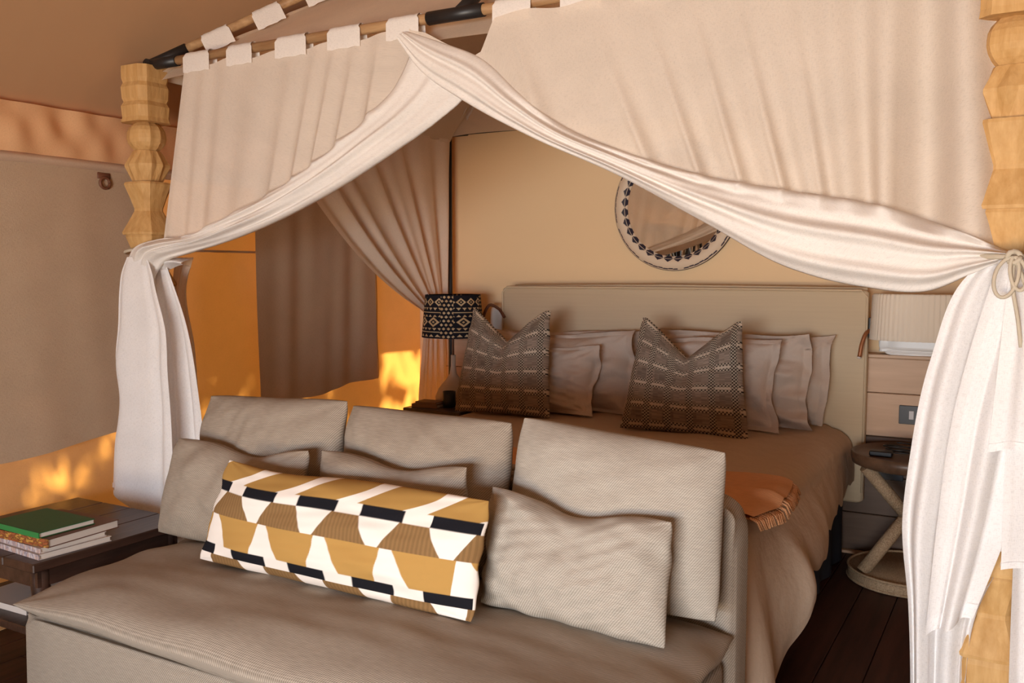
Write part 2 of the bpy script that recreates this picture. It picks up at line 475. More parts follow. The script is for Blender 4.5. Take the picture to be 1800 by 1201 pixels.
# ceiling: tent lining, two slopes meeting at a ridge
ce = empty('ceiling'); tag(ce, kind='structure')
def slope(name, x0, z0, x1, z1, y0, y1, mat, par, seed, amp=.015):
    u, v = np.meshgrid(np.linspace(0, 1, 40), np.linspace(y0, y1, 60), indexing='ij')
    zz = z0 + (z1 - z0) * u - .12 * np.sin(u * PI) * 1 + amp * waves(u * 2, v, seed, 3)
    sheet(name, np.stack([x0 + (x1 - x0) * u, v, zz], -1), mat, par)
slope('lining', XL - .01, 1.90, -1.5, 3.75, YF - .05, YB + .05, 'ceiling', ce, 2)
slope('lining', XR + .05, 1.95, -1.5, 3.75, YF - .05, YB + .05, 'ceiling', ce, 6)

# outside: fly sheet with eave, ground and a tree that dapples the sun
u, v = np.meshgrid(np.linspace(0, 1, 12), np.linspace(-3, 6.0, 12), indexing='ij')
fo = sheet('roof_fly', np.stack([-4.55 + 3.05 * u, v, 1.95 + 2.42 * u], -1), 'fly'); tag(fo, kind='structure')
u, v = np.meshgrid(np.linspace(0, 1, 12), np.linspace(-3, 6.0, 12), indexing='ij')
fo = sheet('roof_fly', np.stack([2.9 - 4.4 * u, v, 2.02 + 2.35 * u], -1), 'fly'); tag(fo, kind='structure')
g = B().box((-22, -16, -.12), (12, 20, -.07)).out('ground', 'sand'); tag(g, kind='structure')
tr = thing('tree', 'leafy tree outside the orange canvas wall', 'tree')
B().tube([(-8.6, 2.2, -.1), (-8.5, 2.3, 1.5), (-8.3, 2.5, 3.0), (-8.0, 2.9, 4.2)], [.16, .13, .10, .05], 10).out('trunk', 'bark', tr, True)
B().tube([(-8.45, 2.35, 2.0), (-8.1, 1.6, 3.2), (-7.9, 1.0, 4.0)], [.08, .06, .03], 8).out('branch', 'bark', tr, True)
rng = np.random.RandomState(12)
#LEAVES
nl = 5600
c = np.stack([rng.uniform(-8.6, -7.0, nl), rng.uniform(-.8, 4.9, nl), rng.uniform(3.1, 5.4, nl)], -1)
keep = ~((c[:, 1] + (c[:, 0] + 7.5) * -.13 > 3.55) & (rng.rand(nl) < .8))
c = c[keep]; nl = len(c)
a = rng.normal(size=(nl, 3)); a /= np.linalg.norm(a, axis=1)[:, None]
b = np.cross(a, rng.normal(size=(nl, 3))); b /= np.linalg.norm(b, axis=1)[:, None]
sz = rng.uniform(.07, .13, (nl, 1))
V = np.stack([c - a * sz, c + b * sz * .5, c + a * sz, c - b * sz * .5], 1)
lo_ = mesh('foliage', V, np.arange(nl * 4).reshape(nl, 4), 'leaf', tr, False); lo_['kind'] = 'stuff'

# low timber ledge along the back wall
tm = empty('trim_1'); tag(tm, kind='structure')
B().box((-2.98, 4.36, .0), (XR, YB, .012)).out('plinth', 'pale_wood', tm)
zs = [0.012, .19, .37, .555, .755, .915]
for a, b in zip(zs[:-1], zs[1:]):
    B().box((-2.98, 4.385, a + .0015), (XR, YB - .002, b - .0015), .003).out('board', 'pale_wood' if a > .5 else 'ledge_dark', tm)
B().box((-2.99, 4.375, .915), (XR, YB - .001, .930), .003).out('ledge_top', 'pale_wood', tm)

#BLINDS
def blind(name, label, y0, y1, ztop, zbot, seed, sidehem=True):
    t = thing(name, label, 'blind', 'canvas blinds on the orange wall')
    yy, k = np.meshgrid(np.linspace(y0, y1, 120), np.linspace(0, 1, 70), indexing='ij')
    f = (yy - y0) / (y1 - y0)
    zb = zbot + .035 * np.sin(f * PI * 1.1 + .2) * -1 + .012 * waves(f * 4, 0 * f, seed, 3)
    xx = XL + .04 + .0055 * waves(f * 7, k * .7, seed, 5) * (.5 + .6 * k) + .03 * k**3 * (.5 + .5 * waves(f * 4, k, seed + 2, 3)) * .5
    sheet('canvas', np.stack([xx, yy, ztop + (zb - ztop) * k], -1), 'blind', t)
    if sidehem:
        kk, w = np.meshgrid(np.linspace(0, 1, 50), np.linspace(0, 1, 4), indexing='ij')
        sheet('side_hem', np.stack([XL + .045 - .02 * w + .004 * np.sin(kk * 14), y1 - .002 + .035 * w + .006 * np.sin(kk * 9), ztop + (zbot - ztop) * kk * (1 - .01 * w)], -1), 'blind', t)
    return t
bl = blind('canvas_blind', 'wide taupe canvas blind with a leather ring tab, behind the left carved post', 1.02, 2.52, 1.70, .655, 21)
tgl = B().box((XL + .036, 2.305, 1.668), (XL + .044, 2.362, 1.692), .002)
th = np.linspace(0, 2 * PI, 22)
tgl.tube(np.stack([0 * th + XL + .046, 2.334 + .021 * np.cos(th), 1.652 + .021 * np.sin(th)], -1), .006, 8)
o = tgl.out('ring_tab', 'leather', bl, True); o['label'] = 'dark brown leather tab with ring'
blind('canvas_blind', 'taupe canvas blind behind the sofa cushions, seen through the parted curtains', 3.13, 4.03, 1.76, .70, 33)

#CANOPY
# ================================================================== four-poster canopy frame
YC, YK, XA, XB, ZR = 2.36, 4.39, -2.92, -.06, 2.083
cf = thing('canopy_frame', 'four-poster bed canopy with carved honey-wood front posts and pole rails', 'bed canopy')
def ngon(hw, n, rot, z, sq=0, flute=0.0):
    pts = []
    for j in range(n):
        w = 2 * PI * (j + .5) / n + rot
        c_, s_ = math.cos(w), math.sin(w)
        rad = hw / max(abs(c_), abs(s_)) * sq + hw * (1 - sq)
        if flute and j % 2: rad *= 1 - flute
        pts.append((rad * c_, rad * s_, z))
    return pts
def carved_post(cx_, cy_):
    p = empty('carved_post', (cx_, cy_, 0)); p.parent = cf
    rp = random.Random(int(abs(cx_) * 100))
    z = 2.076
    def seg(name, rings, n=16, rot=0):
        V = []
        for (zz, hw, sq, fl_) in rings:
            V += ngon(hw * rp.uniform(.985, 1.015), n, rot, zz, sq, fl_)
        k = len(rings)
        F = [(i * n + j, i * n + (j + 1) % n, (i + 1) * n + (j + 1) % n, (i + 1) * n + j) for i in range(k - 1) for j in range(n)]
        F += [tuple(range(n - 1, -1, -1)), tuple((k - 1) * n + j for j in range(n))]
        F = [f[::-1] for f in F]
        mesh(name, np.array(V), F, 'post', p, False)
    while z > .02:
        for kind, h in (('block', .208), ('ball', .105), ('bicone', .119), ('hourglass', .198), ('hourglass', .198)):
            z1 = max(z - h, 0); d = z - z1
            if d < .02: break
            if kind == 'block':
                rings = [(z - d * f, .071 * s_, .92, .0) for f, s_ in ((0, .97), (.08, 1.0), (.22, .98), (.3, .93), (.38, 1.01), (.58, .98), (.64, .93), (.72, 1.02), (.92, 1.0), (1, 1.04))]
                seg('carved_block', rings, 16)
            elif kind == 'ball':
                rings = [(z - d * f, .068 * math.sqrt(max(.0, 1 - ((f - .5) * 1.62)**2)), .12, .05) for f in np.linspace(0, 1, 8)]
                seg('carved_ball', rings, 20)
            elif kind == 'bicone':
                rings = [(z - d * f, hw, .25, fl_) for f, hw, fl_ in ((0, .046, .02), (.43, .074, .11), (.50, .075, .12), (1, .048, .03))]
                seg('carved_bicone', rings, 20)
            else:
                rings = [(z - d * f, hw, .75, .02) for f, hw in ((0, .071), (.04, .074), (.27, .059), (.5, .044), (.55, .0445), (.78, .066), (.96, .084), (1, .082))]
                seg('carved_hourglass', rings, 16)
            z = z1
            if z <= .02: break
    return p
carved_post(-2.955, YC); carved_post(-.052, YC)
for xk in (XA, XB):
    B().tube([(xk, YK, 0), (xk, YK, ZR)], .013, 12).out('rear_post', 'black', cf, True)
RR = .0165
def rail(name, a, b, mat='rail', rad=RR): return B().tube([a, b], rad, 14).out(name, mat, cf, True)
rail('front_rail', (XA, YC, ZR), (XB, YC, ZR))
rail('back_rail', (XA, YK, ZR), (XB, YK, ZR), 'black', .009)
rail('side_rail', (XA, YC, ZR), (XA, YK, ZR))
rail('side_rail', (XB, YC, ZR), (XB, YK, ZR))
APEX = np.array((-1.49, 3.38, ZR + .84))
corners = [np.array(c_) for c_ in ((XA, YC, ZR), (XB, YC, ZR), (XB, YK, ZR), (XA, YK, ZR))]
for c_ in corners: rail('hip_rafter', c_, APEX)
mid_f = np.array((-1.535, YC, ZR)); mid_b = np.array((-1.49, YK, ZR))
rail('mid_rafter', mid_f, APEX); rail('mid_rafter', mid_b, APEX)
# black steel joints
def joint(p0, dirs, L, rad=.0205):
    bb = B()
    for d in dirs:
        d = np.array(d, float); d /= np.linalg.norm(d); bb.tube([p0 - d * .02, p0 + d * L], rad, 12)
    return bb.out('steel_joint', 'black', cf, True)
C3 = corners
joint(C3[0], [(1, 0, 0), (0, 1, 0), APEX - C3[0]], .15)
joint(C3[1], [(-1, 0, 0), (0, 1, 0), APEX - C3[1]], .15)
joint(C3[2], [(-1, 0, 0), (0, -1, 0), APEX - C3[2]], .12, .015)
joint(C3[3], [(1, 0, 0), (0, -1, 0), APEX - C3[3]], .12, .015)
bb = B().tube([(-1.645, YC, ZR), (-1.445, YC, ZR)], .0205, 14)
d = APEX - mid_f; d /= np.linalg.norm(d)
bb.tube([mid_f, mid_f + d * .16], .0205, 12); bb.out('steel_joint', 'black', cf, True)
bb = B()
for c_ in C3:
    d = c_ - APEX; d /= np.linalg.norm(d); bb.tube([APEX, APEX + d * .14], .0205, 12)
bb.out('steel_joint', 'black', cf, True)

# linen roof hung under the rafters
rf = thing('canopy_roof', 'beige linen roof hung by tabs inside the bed canopy', 'canopy roof')
def roof_panel(a, b, seed, drop=.035):
    a = np.array(a); b = np.array(b); n = 46; m = 24
    u, v = np.meshgrid(np.linspace(0, 1, n), np.linspace(0, .96, m), indexing='ij')
    P = (a * (1 - u)[..., None] + b * u[..., None]) * (1 - v)[..., None] + APEX * v[..., None]
    cen = (a + b) / 2; hh = np.array((APEX[0], APEX[1], ZR)) 
    scal = .016 * (1 - np.abs(np.sin(v * 26))) * (np.abs(u - .5) * 2)**8
    P[..., 2] -= drop + (drop - .005) * np.sin(u * PI) * (1 - v) + scal + .006 * waves(u * 5, v * 2, seed, 3)
    return sheet('roof_panel', P, 'roof_net', rf)
roof_panel(C3[0] + (.0, .02, 0), C3[1] + (.0, .02, 0), 3)
roof_panel(C3[3], C3[0], 4); roof_panel(C3[1], C3[2], 5); roof_panel(C3[2] - (0, .015, 0), C3[3] - (0, .015, 0), 6, .006)
def tab_loop(p, d, w, parent, drop=.05, rad=.0225, front=None, mat='linen_roll', name='tab'):
    """a fabric tab looped over a pole at p running along d"""
    d = np.array(d, float); d /= np.linalg.norm(d); p = np.array(p, float)
    side = np.cross(d, (0, 0, 1)); side /= np.linalg.norm(side); up = np.cross(side, d)
    if front is not None and side @ np.array(front) < 0: side = -side
    prof = [(1.0, -drop / rad)] + [(math.cos(a_), math.sin(a_)) for a_ in np.linspace(0, PI, 9)] + [(-.9, -drop / rad)]
    k = np.linspace(-.5, .5, 7)
    P = np.array([[p + d * (kk * w * (1 - .10 * (pz > 0) )) + rad * (1 + .04 * math.sin(kk * 14)) * (px * side + pz * up) for (px, pz) in prof] for kk in k])
    return sheet(name, P, mat, parent)
dl = APEX - C3[0]; L = np.linalg.norm(dl)
for s_ in np.arange(.27, L - .2, .21): tab_loop(C3[0] + dl / L * s_, dl, .115, rf, .055, .021)
dl = APEX - C3[3]; L = np.linalg.norm(dl)
for s_ in np.arange(.27, L - .2, .25): tab_loop(C3[3] + dl / L * s_, dl, .11, rf, .05, .021)

#CURTAINS
# ================================================================== curtains
def swag(name, T, A, Bc, n, seed, fold, roll, parent, mat='linen_sheer', mh=46, flip=1):
    """hanging cloth: from the header curve T down to the gathered roll between curves A and Bc"""
    mr = 48
    u = np.linspace(0, 1, n)
    k = np.linspace(0, 1, mh)[None, :]
    Tn = T[:, None, :]; An = A[:, None, :]; Bn = Bc[:, None, :]
    P1 = Tn * (1 - k)[..., None] + An * k[..., None]
    hgt = np.linalg.norm(T - A, axis=1)[:, None]
    f = fold(u[:, None], k) * np.clip(hgt / .25, 0, 1)
    P1[..., 1] -= f
    w = np.linspace(0, 1.35, mr)[None, :]
    bl_ = np.clip(w, 0, 1)
    P2 = An * (1 - bl_)[..., None] + Bn * bl_[..., None]
    over = np.clip(w - 1, 0, 1)
    wid = np.linalg.norm(A - Bc, axis=1)[:, None]
    P2[..., 2] += (over / .35) * np.minimum(wid, .08) * .5
    rb = roll(u)[:, None]
    prof = np.sqrt(np.clip(np.sin(np.clip(w, 0, 1) * PI), 0, 1))
    lf = np.sin(w * 17 + 1.6 * np.sin(u[:, None] * 4 + seed) + seed) * .24 + np.sin(w * 31 + 2.2 * np.sin(u[:, None] * 4 + seed * 2)) * .12
    P2[..., 1] -= rb * (prof * (1 + lf) + .02)
    P2[..., 1] -= fold(u[:, None], np.ones_like(w)) * np.clip(hgt / .25, 0, 1) * np.clip(1 - w * 5, 0, 1)
    P2[..., 1] += over * rb * 3.0
    P = np.concatenate([P1, P2], 1)
    o = sheet(name, P, mat, parent)
    o.data.materials.append(M['linen_roll'])
    mm = np.zeros((n - 1, mh + mr - 1), np.int32); mm[:, mh - 1:] = 1
    o.data.polygons.foreach_set('material_index', mm.ravel())
    return o

def skirt(name, levels, n, m, nf, amp, seed, parent, mat='linen', hem=.0, tilt=0.0, axis='x', sharp=.85, hemwave=.005):
    """folded cloth falling from a tie: levels = (z, a0, a1, depth)"""
    lv = np.array(levels, float)[::-1]
    z0, z1 = lv[-1, 0], lv[0, 0]
    k = np.linspace(0, 1, m); zz = z0 + (z1 - z0) * k
    def sm(col):
        c = smoothcurve(lv[:, [0, col]], 200); o = np.argsort(c[:, 0]); return np.interp(zz, c[o, 0], c[o, 1])
    a0, a1, dp = sm(1), sm(2), sm(3)
    t = np.linspace(0, 1, n)[:, None]
    rs = np.random.RandomState(seed); ph = rs.uniform(0, 6.3, 4)
    tw = t + .05 * np.sin(t * 7 + ph[3]) + .012 * np.sin(k[None] * 5 + ph[2])
    f = np.sin(2 * PI * nf * tw + ph[0]); f = np.sign(f) * np.abs(f)**sharp * (.7 + .3 * np.sin(t * 7 + ph[3])) + .22 * np.sin(2 * PI * nf * 1.9 * tw + ph[1] + k[None] * 1.5)
    am = amp * np.clip(.35 + k[None] * 1.4, 0, 1)
    X = a0[None] * (1 - t) + a1[None] * t + .25 * am * np.cos(2 * PI * nf * tw + ph[0])* np.sin(t * PI)
    Yd = dp[None] + am * f
    Z = np.broadcast_to(zz[None], X.shape) + (tilt * (t - .5) + hemwave * np.sin(t * 11 + ph[1])) * k[None]**2
    P = np.stack([X, Yd, Z], -1) if axis == 'x' else np.stack([Yd, X, Z], -1)
    o = sheet(name, P, mat, parent)
    if hem:
        j = max(2, int(m * hem))
        Q = P[:, -j:].copy()
        ax = 1 if axis == 'x' else 0
        Q2 = Q.copy(); Q2[..., ax] -= .0035
        sheet('hem', Q2, 'linen_hem', parent)
    return o

def bow(name, p, parent):
    p = np.array(p)
    bb = B()
    th = np.linspace(0, 2 * PI, 26)
    for sx, L_, wd in ((-1, .085, .022), (.75, .07, .02)):
        loop = np.stack([p[0] + sx * (.018 * np.sin(th / 2) + wd * np.sin(th)), p[1] - .012 - .012 * np.sin(th / 2), p[2] - L_ * (1 - np.cos(th)) / 2 * 1.0], -1)
        bb.tube(loop, .0042, 7)
    bb.tube(smoothcurve([p, p + (.02, -.015, -.05), p + (.035, -.012, -.12), p + (.03, -.012, -.16)], 14), .0042, 7)
    bb.tube(smoothcurve([p, p + (.0, -.018, -.06), p + (.012, -.016, -.13), p + (.02, -.014, -.19)], 14), .0042, 7)
    th = np.linspace(0, 2 * PI, 12); 
    bb.tube(np.stack([p[0] + .012 * np.cos(th), p[1] - .012 + .006 * np.sin(2 * th), p[2] + .012 * np.sin(th)], -1), .006, 7)
    return bb.out(name, 'cord', parent, True)

YQ = YC - .026
# --- right front curtain
cr = thing('bed_curtain', 'white linen bed curtain swept to the right post and tied with a cord bow', 'curtain', 'white linen curtains of the bed')
n = 260
u = np.linspace(0, 1, n)
xt = -1.70 + 1.60 * u
zt = np.full(n, 2.052) + .006 * np.sin(xt * 28)
sg = (xt > -1.70) & (xt < -1.385)
sagx = np.interp(xt, [-1.70, -1.64, -1.55, -1.465, -1.44, -1.40, -1.385], [2.05, 2.035, 1.985, 1.945, 1.955, 2.035, 2.052])
zt = np.where(sg, sagx, zt)
T = np.stack([xt, np.full(n, YQ), zt], -1)
Bk = smoothcurve([(-1.745, YQ, 2.03), (-1.66, YQ, 1.925), (-1.508, YQ - .01, 1.822), (-1.254, YQ - .02, 1.687), (-.987, YQ - .02, 1.566), (-.743, YQ - .02, 1.432), (-.519, YQ - .02, 1.312), (-.355, YQ - .02, 1.270), (-.205, YQ - .03, 1.262), (-.12, YQ - .05, 1.30), (-.045, YQ - .07, 1.335)], n * 3)
Ak = smoothcurve([(-1.70, YQ, 2.045), (-1.58, YQ, 1.998), (-1.447, YQ, 1.94), (-1.30, YQ, 1.815), (-1.162, YQ, 1.715), (-.987, YQ, 1.637), (-.745, YQ, 1.556), (-.524, YQ, 1.508), (-.309, YQ, 1.462), (-.159, YQ, 1.405), (-.045, YQ - .04, 1.352)], n * 3)
shift = np.interp(u, [0, .12, .35, .63, .88, 1.0], [0, .02, .21, .15, .01, .05])
xa = np.maximum.accumulate(np.clip(xt + shift, -1.70, -.045))
def at_x(curve, x): return np.stack([np.interp(x, curve[:, 0], curve[:, k]) for k in range(3)], -1)
A = at_x(Ak, xa)
A = np.minimum(A, np.stack([np.full(n, 9), np.full(n, 9), T[:, 2]], -1))
sfrac = np.clip((xa + 1.70) / 1.655, 0, 1)
Bc = at_x(Bk, -1.745 + 1.70 * sfrac)
def fold_r(u, k):
    ph = u * 16 + .5 * np.sin(u * 11)
    s1 = np.sin(ph * 2 * PI * .62); crease = np.exp(-(np.abs(((ph * .62 + .1) % 1) - .5) / .11)**2)
    side = np.clip((u - .66) / .30, 0, 1)
    return (.010 * s1 + .020 * crease * np.clip(k * 1.2, 0, 1)) * (.25 + .75 * k) * (1 - .3 * side) + side * .050 * np.sin(u * 66 + 1.2) * (.45 + .55 * k)
swag('drape', T, A, Bc, n, 2.0, fold_r, lambda u: np.interp(u, [0, .1, .4, .8, 1], [.020, .03, .045, .065, .055]), cr)
for i in range(6):
    xx = -1.34 + .222 * i
    tab_loop((xx, YC, ZR), (1, 0, 0), .128, cr, .055, .021, (0, -1, 0))
# gathered body below the tie
skirt('fall', [(1.345, -.075, .03, 2.275), (1.30, -.125, .06, 2.27), (1.11, -.195, .06, 2.28), (.86, -.235, .03, 2.285), (.72, -.245, -.01, 2.285), (.51, -.225, -.085, 2.285), (.30, -.215, -.10, 2.29), (.03, -.215, -.11, 2.30)], 150, 90, 2.3, .026, 5, cr)
skirt('fall', [(1.345, -.06, .02, 2.245), (1.25, -.085, .04, 2.235), (1.0, -.14, .02, 2.23), (.75, -.165, -.02, 2.225), (.51, -.18, -.085, 2.22)], 110, 70, 1.7, .020, 8, cr, hem=.06, tilt=.06)
skirt('fall', [(1.345, -.04, .04, 2.225), (1.2, -.05, .09, 2.20), (1.05, -.06, .10, 2.185), (.93, -.068, .12, 2.18)], 90, 50, 1.6, .018, 12, cr, hem=.07, tilt=.01)
skirt('fall', [(1.345, -.02, .06, 2.25), (1.1, -.03, .16, 2.235), (.85, -.035, .2, 2.225), (.68, -.035, .22, 2.22)], 90, 50, 2.0, .018, 15, cr, hem=.05, tilt=.05)
skirt('fall', [(1.345, .0, .07, 2.30), (1.0, -.01, .2, 2.27), (.6, -.012, .24, 2.255), (.03, -.005, .26, 2.25)], 90, 70, 3.4, .018, 18, cr)
bow('cord_bow', (-.035, 2.205, 1.338), cr)
th = np.linspace(0, 2 * PI, 30)
B().tube(np.stack([-.036 + .075 * np.cos(th), 2.315 + .105 * np.sin(th), 1.345 + .006 * np.sin(th)], -1), .006, 7).out('tie_cord', 'cord', cr, True)

# --- left front curtain
cl = thing('bed_curtain', 'white linen bed curtain swept to the left carved post above the sofa', 'curtain', 'white linen curtains of the bed')
YL = YC - .016
xt = -2.715 + 1.035 * u
T = np.stack([xt, np.full(n, YL), 2.052 + .007 * np.sin(xt * 27.5 + .8)], -1)
Ak = smoothcurve([(-2.985, YL - .03, 1.22), (-2.968, YL - .075, 1.335), (-2.91, YL - .085, 1.393), (-2.82, YL - .05, 1.425), (-2.715, YL - .01, 1.437), (-2.533, YL, 1.497), (-2.254, YL, 1.60), (-1.998, YL, 1.73), (-1.763, YL, 1.893), (-1.70, YL, 1.985), (-1.68, YL, 2.04)], n * 3)
Bk = smoothcurve([(-2.85, YL - .02, 1.14), (-2.825, YL - .07, 1.28), (-2.76, YL - .07, 1.340), (-2.66, YL - .04, 1.372), (-2.536, YL - .02, 1.402), (-2.257, YL - .015, 1.477), (-2.001, YL - .01, 1.572), (-1.766, YL - .005, 1.680), (-1.60, YL, 1.766), (-1.495, YL, 1.835), (-1.47, YL, 1.86)], n * 3)
sh = np.interp(u, [0, .08, .35, .7, .92, 1], [-.08, -.09, -.12, -.10, -.02, 0])
xa = np.maximum.accumulate(np.clip(xt + sh, -2.80, -1.68))
ne = 50
xa = np.concatenate([np.linspace(-2.985, -2.803, ne), xa])
A = at_x(Ak, xa)
T = np.concatenate([A[:ne] + (0, 0, .001), T])
A[:, 2] = np.minimum(A[:, 2], T[:, 2])
Bc = at_x(Bk, -2.845 + 1.375 * ((xa + 2.985) / 1.305))
def fold_l2(u, k): return fold_l(np.clip((u - ne / (n + ne)) * (n + ne) / n, 0, 1), k)
def fold_l(u, k):
    ph = u * 9 + .4 * np.sin(u * 9)
    cre = np.exp(-(np.abs(((ph + .35) % 1) - .5) / .12)**2)
    return (.007 * np.sin(ph * 2 * PI) + .012 * cre * np.clip((u - .35) * 2, 0, 1) * k) * (.25 + .75 * k)
swag('drape', T, A, Bc, n + ne, 4.0, fold_l2, lambda u: np.interp(u, [0, .05, .11, .2, .5, .85, 1], [.004, .03, .06, .06, .045, .03, .012]), cl)
for a, b in ((-2.72, -2.584), (-2.499, -2.374), (-2.267, -2.126), (-2.035, -1.897), (-1.794, -1.668)):
    tab_loop(((a + b) / 2, YC, ZR), (1, 0, 0), b - a, cl, .055, .021, (0, -1, 0))
skirt('fall', [(1.36, -2.95, -2.82, 2.245), (1.30, -2.975, -2.78, 2.235), (1.24, -2.985, -2.755, 2.23), (1.1, -3.0, -2.70, 2.225), (.96, -3.015, -2.68, 2.215), (.82, -2.99, -2.665, 2.21), (.60, -3.02, -2.65, 2.20), (.42, -3.03, -2.645, 2.195)], 150, 90, 1.5, .024, 41, cl, hem=.04, tilt=-.12)
skirt('fall', [(1.36, -2.88, -2.80, 2.30), (1.1, -2.92, -2.68, 2.30), (.8, -2.93, -2.62, 2.30), (.02, -2.95, -2.60, 2.30)], 120, 70, 3.0, .018, 44, cl)
skirt('fall', [(1.36, -2.92, -2.80, 2.44), (1.26, -2.93, -2.835, 2.43), (1.0, -2.93, -2.80, 2.43), (.7, -2.93, -2.775, 2.42), (.02, -2.93, -2.77, 2.42)], 90, 60, 2.5, .022, 47, cl, 'side_linen_shaded')
# loose flap over the tie
uu, vv = np.meshgrid(np.linspace(0, 1, 40), np.linspace(0, 1, 16), indexing='ij')
sheet('flap', np.stack([-2.86 + .17 * uu, 2.30 + .05 * np.sin(vv * PI) * -1 + .03 * uu, 1.37 - .02 * uu - (.05 + .015 * np.sin(uu * 6)) * vv * (1 - .4 * uu)], -1), 'linen', cl)
th = np.linspace(0, 2 * PI, 30)
B().tube(np.stack([-2.945 + .080 * np.cos(th), 2.345 + .085 * np.sin(th), 1.385 + .01 * np.cos(th)], -1), .006, 7).out('tie_cord', 'cord', cl, True)

# --- curtain on the left side rail, tied to the rear post
cs = thing('bed_curtain', 'linen bed curtain, toned beige as if backlit, fanning down to the thin black rear post by the patterned lamp', 'curtain', 'white linen curtains of the bed')
n2, m2 = 200, 60
u = np.linspace(0, 1, n2)[:, None]; k = np.linspace(0, 1, m2)[None]
ty = 4.375 - 1.55 * u; tz = 2.055 + .006 * np.sin(u * 40)
ey = 4.345 - .165 * u; ez = 1.045 + .015 * u
bx = .0
yy = ty + (ey - ty) * (k + .10 * np.sin(k * PI) * u**2 * 0)
zz = tz + (ez - tz) * (k) - (.14 * np.sin(k * PI) * u**2.2)
fold = .022 * np.sin(u * 2 * PI * 6 + 1.0 * np.sin(u * 8)) * (1 - .35 * k) + .008 * np.sin(u * 61)
sheet('drape', np.stack([XA + .012 + fold * np.sin(np.clip(k * 1.3 + .2, 0, 1) * PI / 2) - .02 * k, yy, zz], -1), 'side_linen_shaded', cs)
for s_ in (4.30, 4.12, 3.94, 3.74, 3.52, 3.3, 3.08): tab_loop((XA, s_, ZR), (0, 1, 0), .09, cs, .055, .021, None, 'side_linen_shaded')
skirt('fall', [(1.06, 4.18, 4.345, XA), (.98, 4.155, 4.355, XA - .01), (.8, 4.12, 4.36, XA - .01), (.55, 4.10, 4.365, XA - .015), (.02, 4.08, 4.37, XA - .02)], 110, 60, 4, .018, 52, cs, 'side_linen_shaded', axis='y')
bb = B().tube(smoothcurve([(XA + .05, 4.19, 1.05), (XA + .055, 4.155, 1.035), (XA + .05, 4.14, 1.0)], 10), .005, 6)
th = np.linspace(0, 2 * PI, 26)
bb.tube(np.stack([XA - .005 + .045 * np.cos(th), 4.27 + .115 * np.sin(th), 1.052 + 0 * th], -1), .005, 6)
bb.out('tie_cord', 'cord', cs, True)

#BED
# ================================================================== bed
bed = thing('bed', 'wide bed with padded beige headboard and dark valance', 'bed')
BX0, BX1, BY0 = -2.50, -.69, 2.44
B().box((BX0 + .05, BY0 + .05, .06), (BX1 - .05, 4.30, .30), .01).out('base', 'valance', bed)
bo = []
for (ax_, ay_), (bx_, by_) in (((BX0 + .02, 4.28), (BX0 + .02, BY0 + .02)), ((BX0 + .02, BY0 + .02), (BX1 - .02, BY0 + .02)), ((BX1 - .02, BY0 + .02), (BX1 - .02, 4.28))):
    q, k = np.meshgrid(np.linspace(0, 1, 90), np.linspace(0, 1, 8), indexing='ij')
    dx, dy = bx_ - ax_, by_ - ay_; L = math.hypot(dx, dy); nx, ny = dy / L, -dx / L
    wob = .012 * np.sin(q * L * 26) * k
    bo.append(np.stack([ax_ + dx * q + nx * wob, ay_ + dy * q + ny * wob, .36 - .35 * k], -1))
sheet('valance', np.concatenate(bo), 'valance', bed)
B().box((BX0 + .01, BY0 + .01, .30), (BX1 - .01, 4.30, .565), .04).out('mattress', 'sham', bed, True)
for px_ in (BX0 + .12, BX1 - .16):
    for py_ in (BY0 + .12, 4.2): B().box((px_, py_, 0), (px_ + .05, py_ + .05, .07)).out('leg', 'black', bed)
HX0, HX1 = -2.53, -.632
hb = B().box((HX0, 4.315, .25), (HX1, 4.378, 1.222), .014).out('headboard', 'headboard', bed, True)
ps = [(HX0 + .012, 4.317, .30), (HX0 + .004, 4.317, 1.19), (HX0 + .03, 4.317, 1.220), (-1.6, 4.317, 1.223), (HX1 - .03, 4.317, 1.220), (HX1 - .004, 4.317, 1.19), (HX1 - .004, 4.317, .30)]
B().tube(ps, .0055, 8).out('piping', 'piping', hb, True)
B().tube([(HX0 + .06, 4.362, 1.224), (-1.6, 4.362, 1.232), (HX1 - .01, 4.362, 1.226)], .009, 8).out('piping', 'piping', hb, True)
